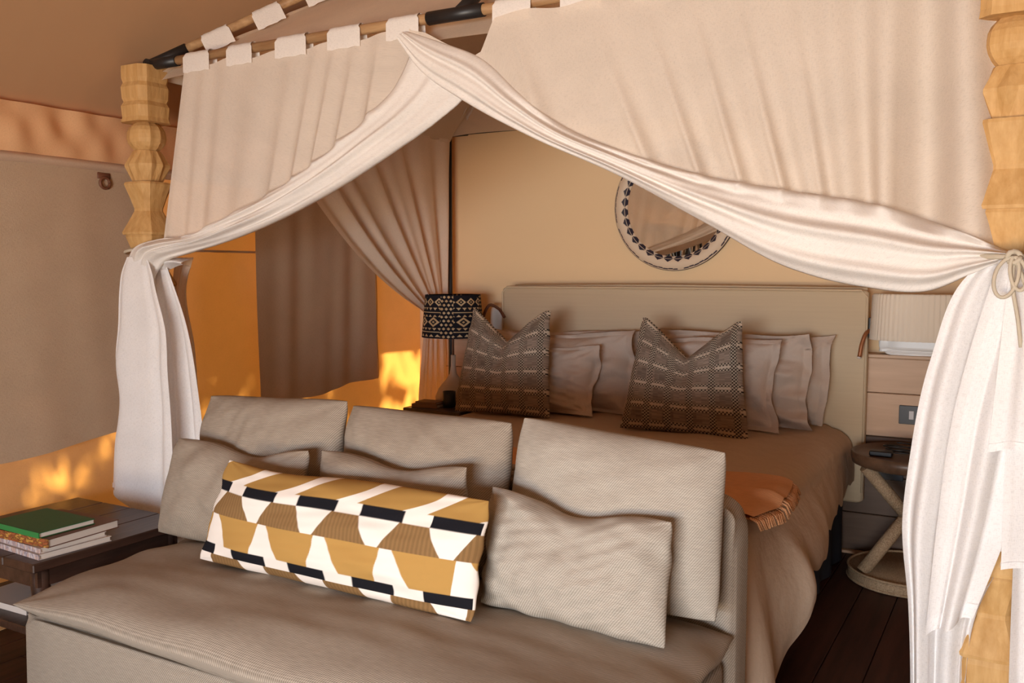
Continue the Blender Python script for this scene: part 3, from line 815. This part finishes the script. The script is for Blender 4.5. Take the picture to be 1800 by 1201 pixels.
# duvet
def duvet():
    r_ = .10
    path = []; nor = []; arc = []
    def addp(x, y, nx, ny): path.append((x, y)); nor.append((nx, ny))
    for y in np.linspace(4.28, BY0 + r_, 60): addp(BX0, y, -1, 0)
    for a in np.linspace(PI, 1.5 * PI, 14)[1:-1]: addp(BX0 + r_ + r_ * math.cos(a), BY0 + r_ + r_ * math.sin(a), math.cos(a), math.sin(a))
    for x in np.linspace(BX0 + r_, BX1 - r_, 60): addp(x, BY0, 0, -1)
    for a in np.linspace(1.5 * PI, 2 * PI, 26)[1:-1]: addp(BX1 - r_ + r_ * math.cos(a), BY0 + r_ + r_ * math.sin(a), math.cos(a), math.sin(a))
    for y in np.linspace(BY0 + r_, 4.28, 150): addp(BX1, y, 1, 0)
    path = np.array(path); nor = np.array(nor); k = len(path)
    s = np.r_[0, np.cumsum(np.linalg.norm(np.diff(path, axis=0), axis=1))]
    y = path[:, 1]; right = (nor[:, 0] > .2)
    zb = np.where(right, np.interp(y, [2.4, 2.55, 2.64, 2.75, 2.88, 3.1, 3.6, 4.06, 4.3], [.02, .015, .03, .13, .27, .30, .335, .35, .36]), .33)
    zb = zb + .012 * np.sin(s * 17) + .008 * np.sin(s * 41)
    flare = np.where(right, np.interp(y, [2.4, 2.6, 2.85, 3.1, 3.4, 3.75, 4.3], [.04, .07, .10, .09, .07, .025, .012]), .0)
    cols = []
    cxm = (BX0 + BX1) / 2
    spine = np.stack([np.full(k, cxm), np.clip(y, BY0 + .5, 4.28)], -1)
    inner = path - nor * .10
    for q in np.linspace(0, 1, 26):
        p2 = spine * (1 - q) + inner * q
        z = .612 - .012 * q + .008 * waves(p2[:, 0], p2[:, 1], 4, 5) + .003 * waves(p2[:, 0] * 2, p2[:, 1], 9, 9)
        cols.append(np.stack([p2[:, 0], p2[:, 1], z], -1))
    for a in np.linspace(0, PI / 2, 9)[1:]:
        p2 = path + nor * (-.10 + .115 * math.sin(a))[..., None] if False else path + nor * (-.10 + .115 * math.sin(a))
        cols.append(np.stack([p2[:, 0], p2[:, 1], np.full(k, .60 - .09 * (1 - math.cos(a)) + .004 * np.sin(s * 9))], -1))
    for q in np.linspace(0, 1, 26)[1:]:
        ruf = (.020 * np.sin(s * 13 + 1.6 * np.sin(s * 3.1)) + .006 * np.sin(s * 31 + 2)) * q**1.2 * np.where(right, 1, .3)
        outw = .015 + flare * math.sin(q * PI * .62) + ruf * np.where(right, np.interp(y, [2.4, 2.9, 3.3, 4.2], [2.0, 1.3, .5, .3]), 1)
        outw = np.maximum(outw, .008)
        p2 = path + nor * outw[:, None]
        cols.append(np.stack([p2[:, 0], p2[:, 1], .51 + (zb - .51) * q], -1))
    P = np.stack(cols, 1)
    return sheet('duvet', P, 'duvet')
dv = duvet(); tag(dv, 'taupe duvet spread over the bed and trailing to the floor at its right foot', 'duvet')

# throw across the foot of the bed
t = thing('throw', 'rust-coloured knitted throw with fringe across the foot of the bed', 'throw')
n, m = 120, 60
u, v = np.meshgrid(np.linspace(0, 1, n), np.linspace(0, 1, m), indexing='ij')
edge = 1 - .10 * (v - .25)**2 
X = -2.2 + (1.545) * u + u**6 * (.03 * np.sin(v * 3))
Yv = 2.50 + (.55 - .08 * u) * v + .02 * np.sin(u * 7)
drop = np.clip((X + .69) / .10, 0, 1.2)
Z = .630 + .006 * waves(u * 5, v * 3, 3, 4) - .055 * drop**2 + .012 * np.sin(u * 5 + v * 4) * .5 + .014 * np.exp(-((v - .5) / .06)**2)
sheet('knit', np.stack([X, Yv, Z], -1), 'throw', t)
sheet('knit_underside', np.stack([X, Yv, Z - .014], -1), 'throw', t)
fr = B(); rr = random.Random(5)
for i in range(36):
    vv_ = i / 35; j = min(m - 1, int(vv_ * (m - 1)))
    e = np.array((X[-1, j], Yv[-1, j], Z[-1, j] - .005)); 
    fr.tube([e + (-.01, 0, 0), e + (.012, rr.uniform(-.006, .006), -.010), e + (.022, rr.uniform(-.012, .012), -.035)], .0035, 5)
fr.out('fringe', 'throw', t, True)

#PILLOWS
def plaid_col(s, t):
    r1 = np.random.RandomState(4)
    nx, ny = 5.6, 5.4
    gx = (s * nx + .25) % 1; gy = (t * ny + .35) % 1
    dx = np.abs(gx - .5); dy = np.abs(gy - .5)
    K = 72
    ix = np.floor(s * K).astype(int); iy = np.floor(t * K).astype(int)
    chk = ((ix + iy) % 2) == 0
    n2 = r1.rand(400, 60)[np.clip((t * 170).astype(int), 0, 399), np.clip((s * 22).astype(int), 0, 59)]
    n3 = r1.rand(20, 20)[np.clip((s * 11).astype(int), 0, 19), np.clip((t * 11).astype(int), 0, 19)]
    base = np.stack([.20 + .16 * n2, .15 + .125 * n2, .112 + .098 * n2], -1) * (.75 + .4 * n3)[..., None]
    light = np.array((.60, .49, .37)); dark = np.array((.034, .024, .018))
    vb = dx < .15; hb_ = dy < .19; hc = dy < .055; vc = dx < .06
    c = base.copy()
    c[vb & chk] = dark; c[vb & ~chk] = light * .85
    c[hb_ & chk & ~hc & ~vb] = dark; c[hb_ & ~chk & ~hc & ~vb] = light * .95
    c[hc & ~vb] = light * 1.05; c[hc & vb & ~chk] = light
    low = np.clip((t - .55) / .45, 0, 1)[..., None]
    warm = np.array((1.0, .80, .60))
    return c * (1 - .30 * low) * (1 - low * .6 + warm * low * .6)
plaidL = [(-2.479, 3.93, 1.118), (-2.032, 3.93, 1.118), (-1.962, 3.80, .606), (-2.507, 3.80, .600)]
plaidR = [(-1.535, 3.88, 1.100), (-1.075, 3.88, 1.094), (-1.000, 3.75, .592), (-1.585, 3.75, .602)]
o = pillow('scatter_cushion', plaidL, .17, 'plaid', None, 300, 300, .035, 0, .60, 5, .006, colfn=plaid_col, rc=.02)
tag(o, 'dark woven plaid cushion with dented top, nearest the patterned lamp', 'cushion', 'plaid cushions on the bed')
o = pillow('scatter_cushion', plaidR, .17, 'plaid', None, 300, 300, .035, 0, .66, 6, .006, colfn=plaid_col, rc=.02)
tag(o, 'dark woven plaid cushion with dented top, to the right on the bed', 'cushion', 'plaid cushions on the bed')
def sham(corners, seed, label):
    o = pillow('pillow', corners, .115, 'sham', None, 90, 70, .06, .11, 0, seed, .018, rc=.02, sw=.035, flop=lambda s, t: .06 * np.sin(s * 2.4 + seed) * np.clip(t, 0, 1) + .05 * np.clip(np.abs(s) - .55, 0, 1)**2 * 4 * np.clip(t, 0, 1))
    tag(o, label, 'pillow', 'taupe pillows along the headboard')
sham([(-2.42, 4.02, .96), (-1.80, 4.02, .935), (-1.79, 3.935, .606), (-2.40, 3.935, .606)], 11, 'taupe pillow leaning right behind the left plaid cushion')
sham([(-2.46, 4.13, 1.0), (-1.655, 4.13, 1.005), (-1.63, 4.055, .608), (-2.46, 4.055, .608)], 12, 'taupe pillow in the middle row of the left-hand stack')
sham([(-2.48, 4.24, 1.0), (-1.63, 4.24, 1.0), (-1.63, 4.175, .610), (-2.48, 4.175, .610)], 13, 'rearmost taupe pillow of the left-hand stack against the headboard')
sham([(-1.60, 4.02, 1.0), (-.945, 4.02, 1.012), (-.925, 3.935, .605), (-1.58, 3.935, .606)], 14, 'taupe pillow leaning right behind the right plaid cushion')
sham([(-1.60, 4.13, 1.02), (-.83, 4.13, 1.034), (-.80, 4.055, .608), (-1.58, 4.055, .608)], 15, 'taupe pillow in the middle row of the right-hand stack')
sham([(-1.58, 4.24, 1.01), (-.74, 4.24, 1.025), (-.77, 4.175, .612), (-1.56, 4.175, .610)], 16, 'rearmost taupe pillow of the right-hand stack against the headboard')

#SOFA
# ================================================================== sofa
so = thing('sofa', 'armless grey-beige tweed sofa at the foot of the bed', 'sofa')
def soft_box(name, lo, hi, rad, mat, parent, seed, nseg=(40, 20), bulge=.0):
    """rounded upholstered block"""
    lo = np.array(lo); hi = np.array(hi); c = (lo + hi) / 2; hsz = (hi - lo) / 2
    nu_, nv_ = 96, 40
    th_ = np.linspace(0, 2 * PI, nu_, endpoint=False); ph_ = np.linspace(-PI / 2, PI / 2, nv_)
    TH, PH = np.meshgrid(th_, ph_, indexing='ij')
    sp = lambda x, e: np.sign(x) * np.abs(x)**e
    e1, e2 = rad, rad
    X = sp(np.cos(PH), e1) * sp(np.cos(TH), e2); Y = sp(np.cos(PH), e1) * sp(np.sin(TH), e2); Z = sp(np.sin(PH), e1)
    P = np.stack([c[0] + hsz[0] * X, c[1] + hsz[1] * Y, c[2] + hsz[2] * Z], -1)
    P += (.004 * waves(TH * 2, PH * 3, seed, 3))[..., None] * np.stack([X, Y, Z], -1)
    uv = np.stack([P[..., 0] + P[..., 1] * .5, P[..., 2] + P[..., 1] * .5], -1)
    return sheet(name, P, mat, parent, cu=True, uv=uv)
soft_box('base', (-2.495, 1.49, .045), (-.635, 2.24, .335), .11, 'tweed', so, 3)
soft_box('backrest', (-2.44, 2.215, .05), (-.615, 2.325, .735), .16, 'tweed', so, 4)
for px_ in (-2.36, -.76):
    for py_ in (1.58, 2.2): B().box((px_, py_, 0), (px_ + .06, py_ + .06, .06)).out('leg', 'black', so)
seat = pillow('seat_cushion', [(-2.465, 2.22, .385), (-.605, 2.22, .385), (-.60, 1.46, .375), (-2.475, 1.46, .375)], .17, 'tweed', so, 110, 70, .012, 0, 0, 9, .006, p=3.6, q=.5, rc=.03)
CUSH = 'loose back cushions of the sofa'
def cush(corners, th_, mat, seed, label, group, **kw):
    o = pillow('sofa_cushion', corners, th_, mat, None, kw.pop('n', 70), kw.pop('m', 56), kw.pop('pinch', .035), 0, 0, seed, kw.pop('wr', .006), **kw)
    return tag(o, label, 'cushion', group)
zs_ = .455
cush([(-2.432, 2.165, .892), (-1.812, 2.165, .918), (-1.815, 2.09, zs_), (-2.455, 2.09, zs_)], .20, 'tweed', 31, 'large tweed back cushion at the left end of the sofa', CUSH)
cush([(-1.815, 2.165, .905), (-1.224, 2.165, .898), (-1.222, 2.09, zs_), (-1.825, 2.09, zs_)], .20, 'tweed', 32, 'large tweed back cushion in the middle of the sofa', CUSH)
cush([(-1.216, 2.165, .918), (-.622, 2.165, .874), (-.618, 2.09, zs_), (-1.225, 2.09, zs_)], .20, 'tweed_lit', 33, 'large tweed back cushion, coloured as lit, at the right end of the sofa', CUSH)
LUM = 'small lumbar cushions on the sofa'
def dip(d, x0=0):
    return lambda s, t: -d * np.exp(-((s - x0) / .45)**2) * np.clip((t + 1) / 2, 0, 1)**2
cush([(-1.213, 2.00, .756), (-.698, 2.00, .728), (-.690, 1.93, .435), (-1.205, 1.93, .455)], .17, 'tweed_lit', 36, 'tweed lumbar cushion, coloured as lit, right of the patterned bolster', LUM, pinch=.05, wr=.009, flop=dip(.22, .0))
cush([(-1.796, 2.00, .793), (-1.268, 2.00, .80), (-1.25, 1.95, .45), (-1.78, 1.95, .45)], .16, 'tweed', 37, 'tweed lumbar cushion half hidden behind the middle of the patterned bolster', LUM, pinch=.05, flop=dip(.16, .2))
cush([(-2.405, 2.00, .772), (-1.825, 2.00, .79), (-1.80, 1.95, .45), (-2.462, 1.95, .452)], .16, 'tweed', 38, 'tweed lumbar cushion at the left end, behind the patterned bolster', LUM, pinch=.05, flop=dip(.22, .25))

def bolster_col(s, t):
    Pn = 4.35
    gold = np.array((.47, .27, .08)); brown = np.array((.27, .155, .065)); white = np.array((.86, .80, .74)); black = np.array((.012, .012, .016))
    x = s * Pn - .02
    q = (x + .5) % 1 - .5
    def between(a, b): # interval a..b modulo 1
        w = (b - a); return ((q - a) % 1) < w
    c = np.zeros(s.shape + (3,)); c[:] = white
    rib = (.82 + .18 * ((np.floor(s * 150) % 2)))[..., None]
    f0 = np.clip(t / .19, 0, 1)
    r0 = t < .19
    wh = between(.74 - .48 * f0**1.6, 1.05 - .45 * f0)
    c[r0 & ~wh] = gold * .85
    r1 = (t >= .19) & (t < .29); c[r1 & between(-.31, .31)] = black
    r2 = (t >= .29) & (t < .52); f2 = np.clip((t - .29) / .23, 0, 1)
    v = between(-.31 + .20 * f2**1.15, .27 - .21 * f2)
    mk = r2 & ~v; c[mk] = (brown * rib)[mk]
    r3 = (t >= .52) & (t < .81); f3 = np.clip((t - .52) / .29, 0, 1)
    w3 = between(.10 - .05 * f3, .27 + .27 * f3)
    c[r3 & ~w3] = gold
    r4 = (t >= .81) & (t < .905); c[r4 & between(-.28, .31)] = black
    r5 = t >= .905; f5 = np.clip((t - .905) / .095, 0, 1)
    w5 = between(-.2 + .1 * f5, .26)
    mk = r5 & ~w5; c[mk] = (brown * rib * .95)[mk]
    return c
o = pillow('bolster_cushion', [(-2.022, 1.865, .768), (-1.118, 1.865, .752), (-1.128, 1.80, .462), (-2.085, 1.80, .468)], .15, 'print', None, 520, 220, .025, 0, 0, 51, .005, colfn=bolster_col, rc=.05, flop=dip(.12, -.55))
tag(o, 'long bolster cushion with white, black and mustard geometric print on the sofa', 'cushion')

#SMALL
# ================================================================== end table and books at the left
et = thing('end_table', 'dark wooden end table at the left of the sofa', 'table')
TX0, TX1, TY0, TY1, TZ = -3.12, -2.505, 1.56, 2.13, .45
npl = 4
for i in range(npl):
    a = TX0 + (TX1 - TX0) * i / npl; b = TX0 + (TX1 - TX0) * (i + 1) / npl
    B().box((a + .001, TY0, TZ - .028), (b - .001, TY1, TZ), .003).out('top_plank', 'dark_wood', et)
bb = B(); bb.box((TX0 + .03, TY0 + .03, TZ - .085), (TX1 - .03, TY0 + .05, TZ - .028)); bb.box((TX0 + .03, TY1 - .05, TZ - .085), (TX1 - .03, TY1 - .03, TZ - .028))
bb.box((TX0 + .03, TY0 + .05, TZ - .085), (TX0 + .05, TY1 - .05, TZ - .028)); bb.box((TX1 - .05, TY0 + .05, TZ - .085), (TX1 - .03, TY1 - .05, TZ - .028))
bb.out('apron', 'dark_wood', et)
for px_ in (TX0 + .055, TX1 - .055):
    for py_ in (TY0 + .055, TY1 - .055):
        B().lathe([(.018, 0), (.022, .03), (.017, .06), (.024, .12), (.026, .2), (.02, .25), (.028, .27), (.02, .29), (.026, .33), (.028, .365), (.028, TZ - .03)], (px_, py_), 16).out('leg', 'dark_wood', et, True)
B().box((TX0 + .04, TY0 + .04, .20), (TX1 - .04, TY1 - .04, .225), .003).out('lower_shelf', 'dark_wood', et)

def book(label, cx_, cy_, z, w, d, h, rz, cover, spine=None, group='books stacked on the end table', loc_art=None):
    """spine faces the front (-y)"""
    t = thing('book', label, 'book', group); t.location = (cx_, cy_, z); t.rotation_euler = (0, 0, rz)
    c_ = .0022
    B().box((-w / 2 + .002, -d / 2 + .003, c_), (w / 2 - .003, d / 2 - .003, h - c_)).out('pages', 'paper', t)
    bb = B().box((-w / 2, -d / 2, 0), (w / 2, d / 2, c_)); bb.box((-w / 2, -d / 2, h - c_), (w / 2, d / 2, h)); bb.out('cover', cover, t)
    B().box((-w / 2, -d / 2 - .0015, 0), (w / 2, -d / 2 + .002, h)).out('spine', spine or cover, t)
    return t
M['spine_brown'] = principled('orange_brown_spine', (.3, .1, .04), .5,
    colfn=lambda t: ramp(t, noise(t, coords(t, 'Object', (60, 60, 160)), 1.0, 3), [(.40, (.34, .10, .035)), (.5, (.10, .03, .012)), (.58, (.52, .27, .06))]))
M['spine_white'] = principled('mottled_white_spine', (.5, .5, .5), .5,
    colfn=lambda t: ramp(t, noise(t, coords(t, 'Object', (120, 20, 30)), 1.0, 2), [(.42, (.62, .55, .55)), (.5, (.25, .22, .28)), (.62, (.60, .42, .34))]))
zt = TZ
book('white-edged magazine lying at the bottom of the book stack', -2.672, 1.72, zt + .0005, .30, .235, .016, -.06, 'white_cover', 'spine_white'); zt += .017
book('pale magazine with mottled spine, second from the bottom of the stack', -2.680, 1.718, zt + .0005, .298, .215, .015, -.05, 'white_cover', 'spine_white'); zt += .016
book('brown hardback with ornate orange spine under the green book', -2.664, 1.735, zt + .0005, .285, .25, .026, .04, 'brown_cover', 'spine_brown'); zt += .027
book('thin green book on top of the stack', -2.672, 1.702, zt + .0005, .255, .185, .017, -.02, 'green', 'green_spine')
book('pale book lying on the lower shelf of the end table', -2.85, 1.83, .2255, .27, .35, .02, .03, 'white_cover', None, 'books on the shelf')

# ================================================================== left bedside
nb = thing('bedside_cabinet', 'dark wooden bedside cabinet behind the sofa, beside the orange wall', 'bedside table')
NX0, NX1, NY0, NY1, NZ = -2.875, -2.515, 3.86, 4.36, .585
B().box((NX0 + .01, NY0 + .012, .06), (NX1 - .01, NY1, NZ - .03), .003).out('body', 'dark_wood', nb)
B().box((NX0, NY0, NZ - .03), (NX1, NY1, NZ), .004).out('top', 'dark_wood', nb)
dw = B().box((NX0 + .03, NY0, .33), (NX1 - .03, NY0 + .012, .54), .003).out('drawer', 'dark_wood', nb)
B().lathe([(.008, -.0), (.012, .012), (.006, .02)], (0, 0), 12).out('knob', 'black', dw, True).matrix_basis = Matrix.Translation(((NX0 + NX1) / 2, NY0, .44)) @ Matrix.Rotation(PI / 2, 4, 'X')
B().box((NX0 + .03, NY0, .09), (NX1 - .03, NY0 + .012, .32), .003).out('door', 'dark_wood', nb)
for px_ in (NX0 + .02, NX1 - .06):
    for py_ in (NY0 + .03, NY1 - .07): B().box((px_, py_, 0), (px_ + .04, py_ + .04, .062)).out('leg', 'dark_wood', nb)
book('small brown notebook on the left bedside cabinet', -2.775, 3.96, NZ + .0005, .15, .11, .018, .15, 'note_cover', 'note_cover', 'notebooks on the bedside cabinet')
book('thinner notebook lying on top of the brown notebook', -2.77, 3.965, NZ + .019, .13, .09, .010, .05, 'note_cover', 'note_cover', 'notebooks on the bedside cabinet')
cp = B().lathe([(.030, NZ + .0005), (.033, NZ + .004), (.034, NZ + .085), (.030, NZ + .085), (.029, NZ + .01)], (-2.665, 3.99), 24).out('cup', 'black', None, True)
tag(cp, 'small black cup beside the notebooks', 'cup')

def shade_col(s, t):
    # s around (0..1), t from top to bottom: ink-black ground with pale ikat marks
    ink = np.array((.014, .013, .018)); pale = np.array((.62, .47, .28)); warm = np.array((.48, .27, .10))
    P_ = s * 26
    rows = t * 1.0
    m_ = np.zeros(s.shape, bool)
    def dia(t0, hgt, per, hollow):
        a = np.abs(((s * per) % 1) - .5) * 2; b = np.abs(t - t0) / hgt
        d = a + b; mm = (d < .95) & (d > .55)
        if hollow: mm |= d < .22
        return mm & (b < 1)
    def tri(t0, hgt, per, up):
        a = np.abs(((s * per) % 1) - .5) * 2; b = (t - t0) / hgt
        if not up: b = 1 - b
        return (b > 0) & (b < 1) & (a < b * .8)
    m_ |= dia(.16, .10, 16, True)
    m_ |= tri(.29, .06, 30, False)
    m_ |= np.abs(t - .40) < .011
    m_ |= tri(.45, .05, 30, True)
    m_ |= dia(.62, .12, 12, True)
    m_ |= tri(.76, .05, 30, False)
    m_ |= np.abs(t - .85) < .011
    m_ |= tri(.90, .06, 26, True)
    blk = ((s * 4 + .05) % 1) > .72
    g = (np.abs(((s * 40 + np.floor(t * 11) * .5) % 1) - .5) * 2 + np.abs(((t * 11) % 1) - .5) * 2) < .75
    m_ = np.where(blk, g, m_)
    c = np.where(m_[..., None], pale, ink)
    mixw = (.5 + .5 * np.sin(s * 60 + t * 9))[..., None]
    return np.where(m_[..., None], pale * (1 - .5 * mixw) + warm * .5 * mixw, c)
lp = thing('table_lamp', 'table lamp with black and cream ikat-print drum shade on a bottle base', 'lamp')
lx, ly = -2.757, 4.17
n, m = 620, 110
a = np.linspace(0, 1, n, endpoint=False)[:, None]; k = np.linspace(0, 1, m)[None]
rad = .152 + .02 * k
ang = 2 * PI * a - .9
sheet('shade', np.stack([lx + rad * np.cos(ang), ly + rad * np.sin(ang), 1.178 - .232 * k + 0 * ang], -1), 'shade_print', lp, col=shade_col(a + 0 * k, k + 0 * a), cu=True)
B().lathe([(.085, NZ), (.098, NZ + .01), (.100, NZ + .03), (.082, NZ + .075), (.045, NZ + .12), (.020, NZ + .155), (.014, NZ + .20), (.014, NZ + .26)], (lx, ly), 28).out('base', 'ceramic_warm', lp, True)
B().tube([(lx, ly, NZ + .25), (lx, ly, 1.10)], .006, 8).out('stem', 'leather', lp, True)
bb = B()
for q in range(3): bb.tube([(lx, ly, 1.10), (lx + .155 * math.cos(q * 2.1), ly + .155 * math.sin(q * 2.1), 1.165)], .003, 6)
bb.out('shade_ring', 'black', lp, True)

# white vase on the ledge at the left of the headboard
vs = B().lathe([(.05, .9305), (.062, .94), (.066, 1.0), (.064, 1.08), (.058, 1.10), (.05, 1.10), (.05, 1.02)], (-2.60, 4.435), 28).out('vase', 'ceramic', None, True)
tag(vs, 'plain white vase on the ledge left of the headboard', 'vase')

# reading lights at both ends of the headboard
rl = thing('reading_light', 'brown gooseneck reading light beside the left end of the headboard', 'lamp', 'reading lights on the headboard')
B().tube(smoothcurve([(-2.56, 4.35, .85), (-2.655, 4.345, .93), (-2.662, 4.34, 1.06), (-2.62, 4.335, 1.118), (-2.56, 4.325, 1.10), (-2.50, 4.29, 1.055)], 40), .0085, 10).out('gooseneck', 'leather', rl, True)
B().lathe([(.02, .83), (.022, .85), (.02, .87)], (-2.555, 4.35), 16).out('mount', 'black', rl, True)
rl = thing('reading_light', 'copper stick reading light on a black mount at the right end of the headboard', 'lamp', 'reading lights on the headboard')
B().tube(smoothcurve([(-.618, 4.33, 1.045), (-.634, 4.30, 1.03), (-.648, 4.285, .985), (-.656, 4.275, .925)], 24), .0095, 12).out('stick', 'copper', rl, True)
B().tube([(-.657, 4.2745, .925), (-.6575, 4.2735, .917)], .0085, 12).out('lens', 'paper', rl, True)
B().box((-.628, 4.315, 1.01), (-.606, 4.375, 1.10), .003).out('mount', 'black', rl)

# ================================================================== mirror
mr = thing('round_mirror', 'round mirror with black and cream beaded frame above the headboard', 'mirror')
mc = np.array((-1.60, YB - .012, 1.640)); RO, RI = .333, .258
n, m = 900, 40
a = np.linspace(0, 1, n, endpoint=False)[:, None]; k = np.linspace(0, 1, m)[None]
rad = RI + (RO - RI) * k
yoff = -.012 - .020 * np.sin(np.clip(k, 0, 1) * PI)**.7
ang = 2 * PI * a
P = np.stack([mc[0] + rad * np.cos(ang), mc[1] + yoff + 0 * ang, mc[2] + rad * np.sin(ang)], -1)
cream = np.array((.68, .54, .40)); ink = np.array((.016, .010, .025))
A_ = a + 0 * k; K_ = k + 0 * a
col = np.zeros((n, m, 3)); col[:] = cream
per = 32
q = np.abs(((A_ * per) % 1) - .5) * 2
tri1 = (K_ < .34) & (q < .85 * (1 - np.abs(K_ / .34 * 2 - 1)) + .0)
b1 = K_ / .17; b2 = (K_ - .19) / .20
t1 = (K_ < .17) & (q < 1 - .55 * (1 - b1))
t2 = (K_ > .19) & (K_ < .39) & (q < .95 * (1 - b2))
col[t1 | t2] = ink
dash = (np.abs(K_ - .86 + .05 * (((A_ * 36) % 1) - .5)) < .035) & (((A_ * 9) % 1) < .86)
col[dash] = ink * 1.5
col[(K_ > .965)] = np.array((.03, .02, .03))
sheet('frame', P, 'bead', mr, col=col, cu=True)
B().lathe([(RO - .01, 0), (RO - .004, .001), (RO - .004, .012), (RO - .01, .013)], (0, 0), 64).out('backing', 'black', mr).matrix_basis = Matrix.Translation((mc[0], mc[1] + .010, mc[2])) @ Matrix.Rotation(PI / 2, 4, 'X')
B().lathe([(RI + .004, 0), (RI + .004, .003)], (0, 0), 96).out('glass', 'mirror', mr).matrix_basis = Matrix.Translation((mc[0], mc[1] - .008, mc[2])) @ Matrix.Rotation(PI / 2, 4, 'X')

# ================================================================== right bedside
rt = thing('side_table', 'round side table on crossed beaded legs at the right of the bed', 'side table')
tx, ty, tR = -.405, 4.10, .245
B().lathe([(tR - .03, .490), (tR - .005, .500), (tR, .522), (tR, .545), (tR - .010, .548), (tR - .014, .536), (.0001, .535)], (tx, ty), 48).out('top', 'tray', rt, True)
B().lathe([(tR - .01, 0), (tR, .008), (tR, .040), (tR - .008, .048), (.0001, .048)], (tx, ty), 48).out('base', 'bead_rope', rt, True)
th = np.linspace(0, 2 * PI, 49)
for zz_, rad_ in ((.046, tR - .002), (.004, tR)):
    B().tube(np.stack([tx + rad_ * np.cos(th), ty + rad_ * np.sin(th), 0 * th + zz_ + .004], -1), .006, 6).out('rim_cord', 'bead_rope', rt, True)
for (ax_, ay_, off) in ((.868, .496, -.03),):
    L_ = math.hypot(ax_, ay_); ax_ /= L_; ay_ /= L_
    ox, oy = -ay_ * off, ax_ * off
    for sg_ in (1, -1):
        r0 = tR - .035
        B().tube([(tx + ox + sg_ * ax_ * r0, ty + oy + sg_ * ay_ * r0, .495), (tx + ox + sg_ * ax_ * .03, ty + oy + sg_ * ay_ * .03, .285)], .027, 12).out('leg', 'bead_rope', rt, True)
        B().tube([(tx + ox + sg_ * ax_ * .03, ty + oy + sg_ * ay_ * .03, .285), (tx + ox + sg_ * ax_ * r0, ty + oy + sg_ * ay_ * r0, .048)], .027, 12).out('leg', 'bead_rope', rt, True)
ch = thing('charger', 'black charger with coiled cable on the round side table', 'charger')
B().box((-.565, 4.0, .5365), (-.475, 4.05, .558), .004).out('adapter', 'black', ch)
th = np.linspace(0, 2 * PI * 3.3, 90)
B().tube(np.stack([-.455 + (.055 + .008 * np.sin(th * 1.7)) * np.cos(th), 4.07 + (.035 + .006 * np.sin(th * 1.3)) * np.sin(th), .542 + .002 * th], -1), .0032, 6).out('cable', 'black', ch, True)
# ledge lamp with pleated shade
lr = thing('ledge_lamp', 'white ledge lamp with pleated cream drum shade right of the headboard', 'lamp')
lx, ly, R0 = -.395, 4.285, .215
npl = 60
a = np.linspace(0, 2 * PI, npl * 6, endpoint=False)[:, None]
prof = [(.09, 1.192, 0), (.15, 1.20, .3), (.19, 1.207, .6), (.207, 1.208, .9), (.212, 1.200, 1), (.214, 1.17, 1), (.216, 1.1, 1), (.219, 1.03, 1), (.220, 1.006, 1), (.216, 1.004, .6)]
saw = ((a * npl / (2 * PI)) % 1)
cols = [np.concatenate([lx + (r_ + pl * .009 * (saw - .5)) * np.cos(a), ly + (r_ + pl * .009 * (saw - .5)) * np.sin(a) * .36, z_ + .004 * (saw - .5) * (1 - pl) + 0 * a], 1) for r_, z_, pl in prof]
sheet('shade', np.stack(cols, 1), 'pleat', lr, cu=True)
soft_box('body', (-.592, 4.392, .9305), (-.20, 4.485, 1.06), .28, 'ceramic', lr, 5)
B().tube([(lx - .07, 4.43, 1.05), (lx, ly, 1.10)], .008, 8).out('stem', 'ceramic', lr, True)

sw = thing('light_switch', 'dark blue switch plate with white rocker on the timber ledge', 'switch')
B().box((-.497, 4.376, .622), (-.40, 4.3848, .706), .002).out('plate', 'plate', sw)
B().box((-.455, 4.372, .645), (-.435, 4.377, .683), .001).out('rocker', 'white_plastic', sw)
sk = thing('wall_socket', 'black socket plate on the timber ledge under the round side table', 'socket')
B().box((-.60, 4.376, .36), (-.47, 4.3848, .46), .002).out('plate', 'plate', sk)
for px_ in (-.585, -.525): B().box((px_, 4.374, .395), (px_ + .04, 4.377, .435), .001).out('outlet', 'black', sk)
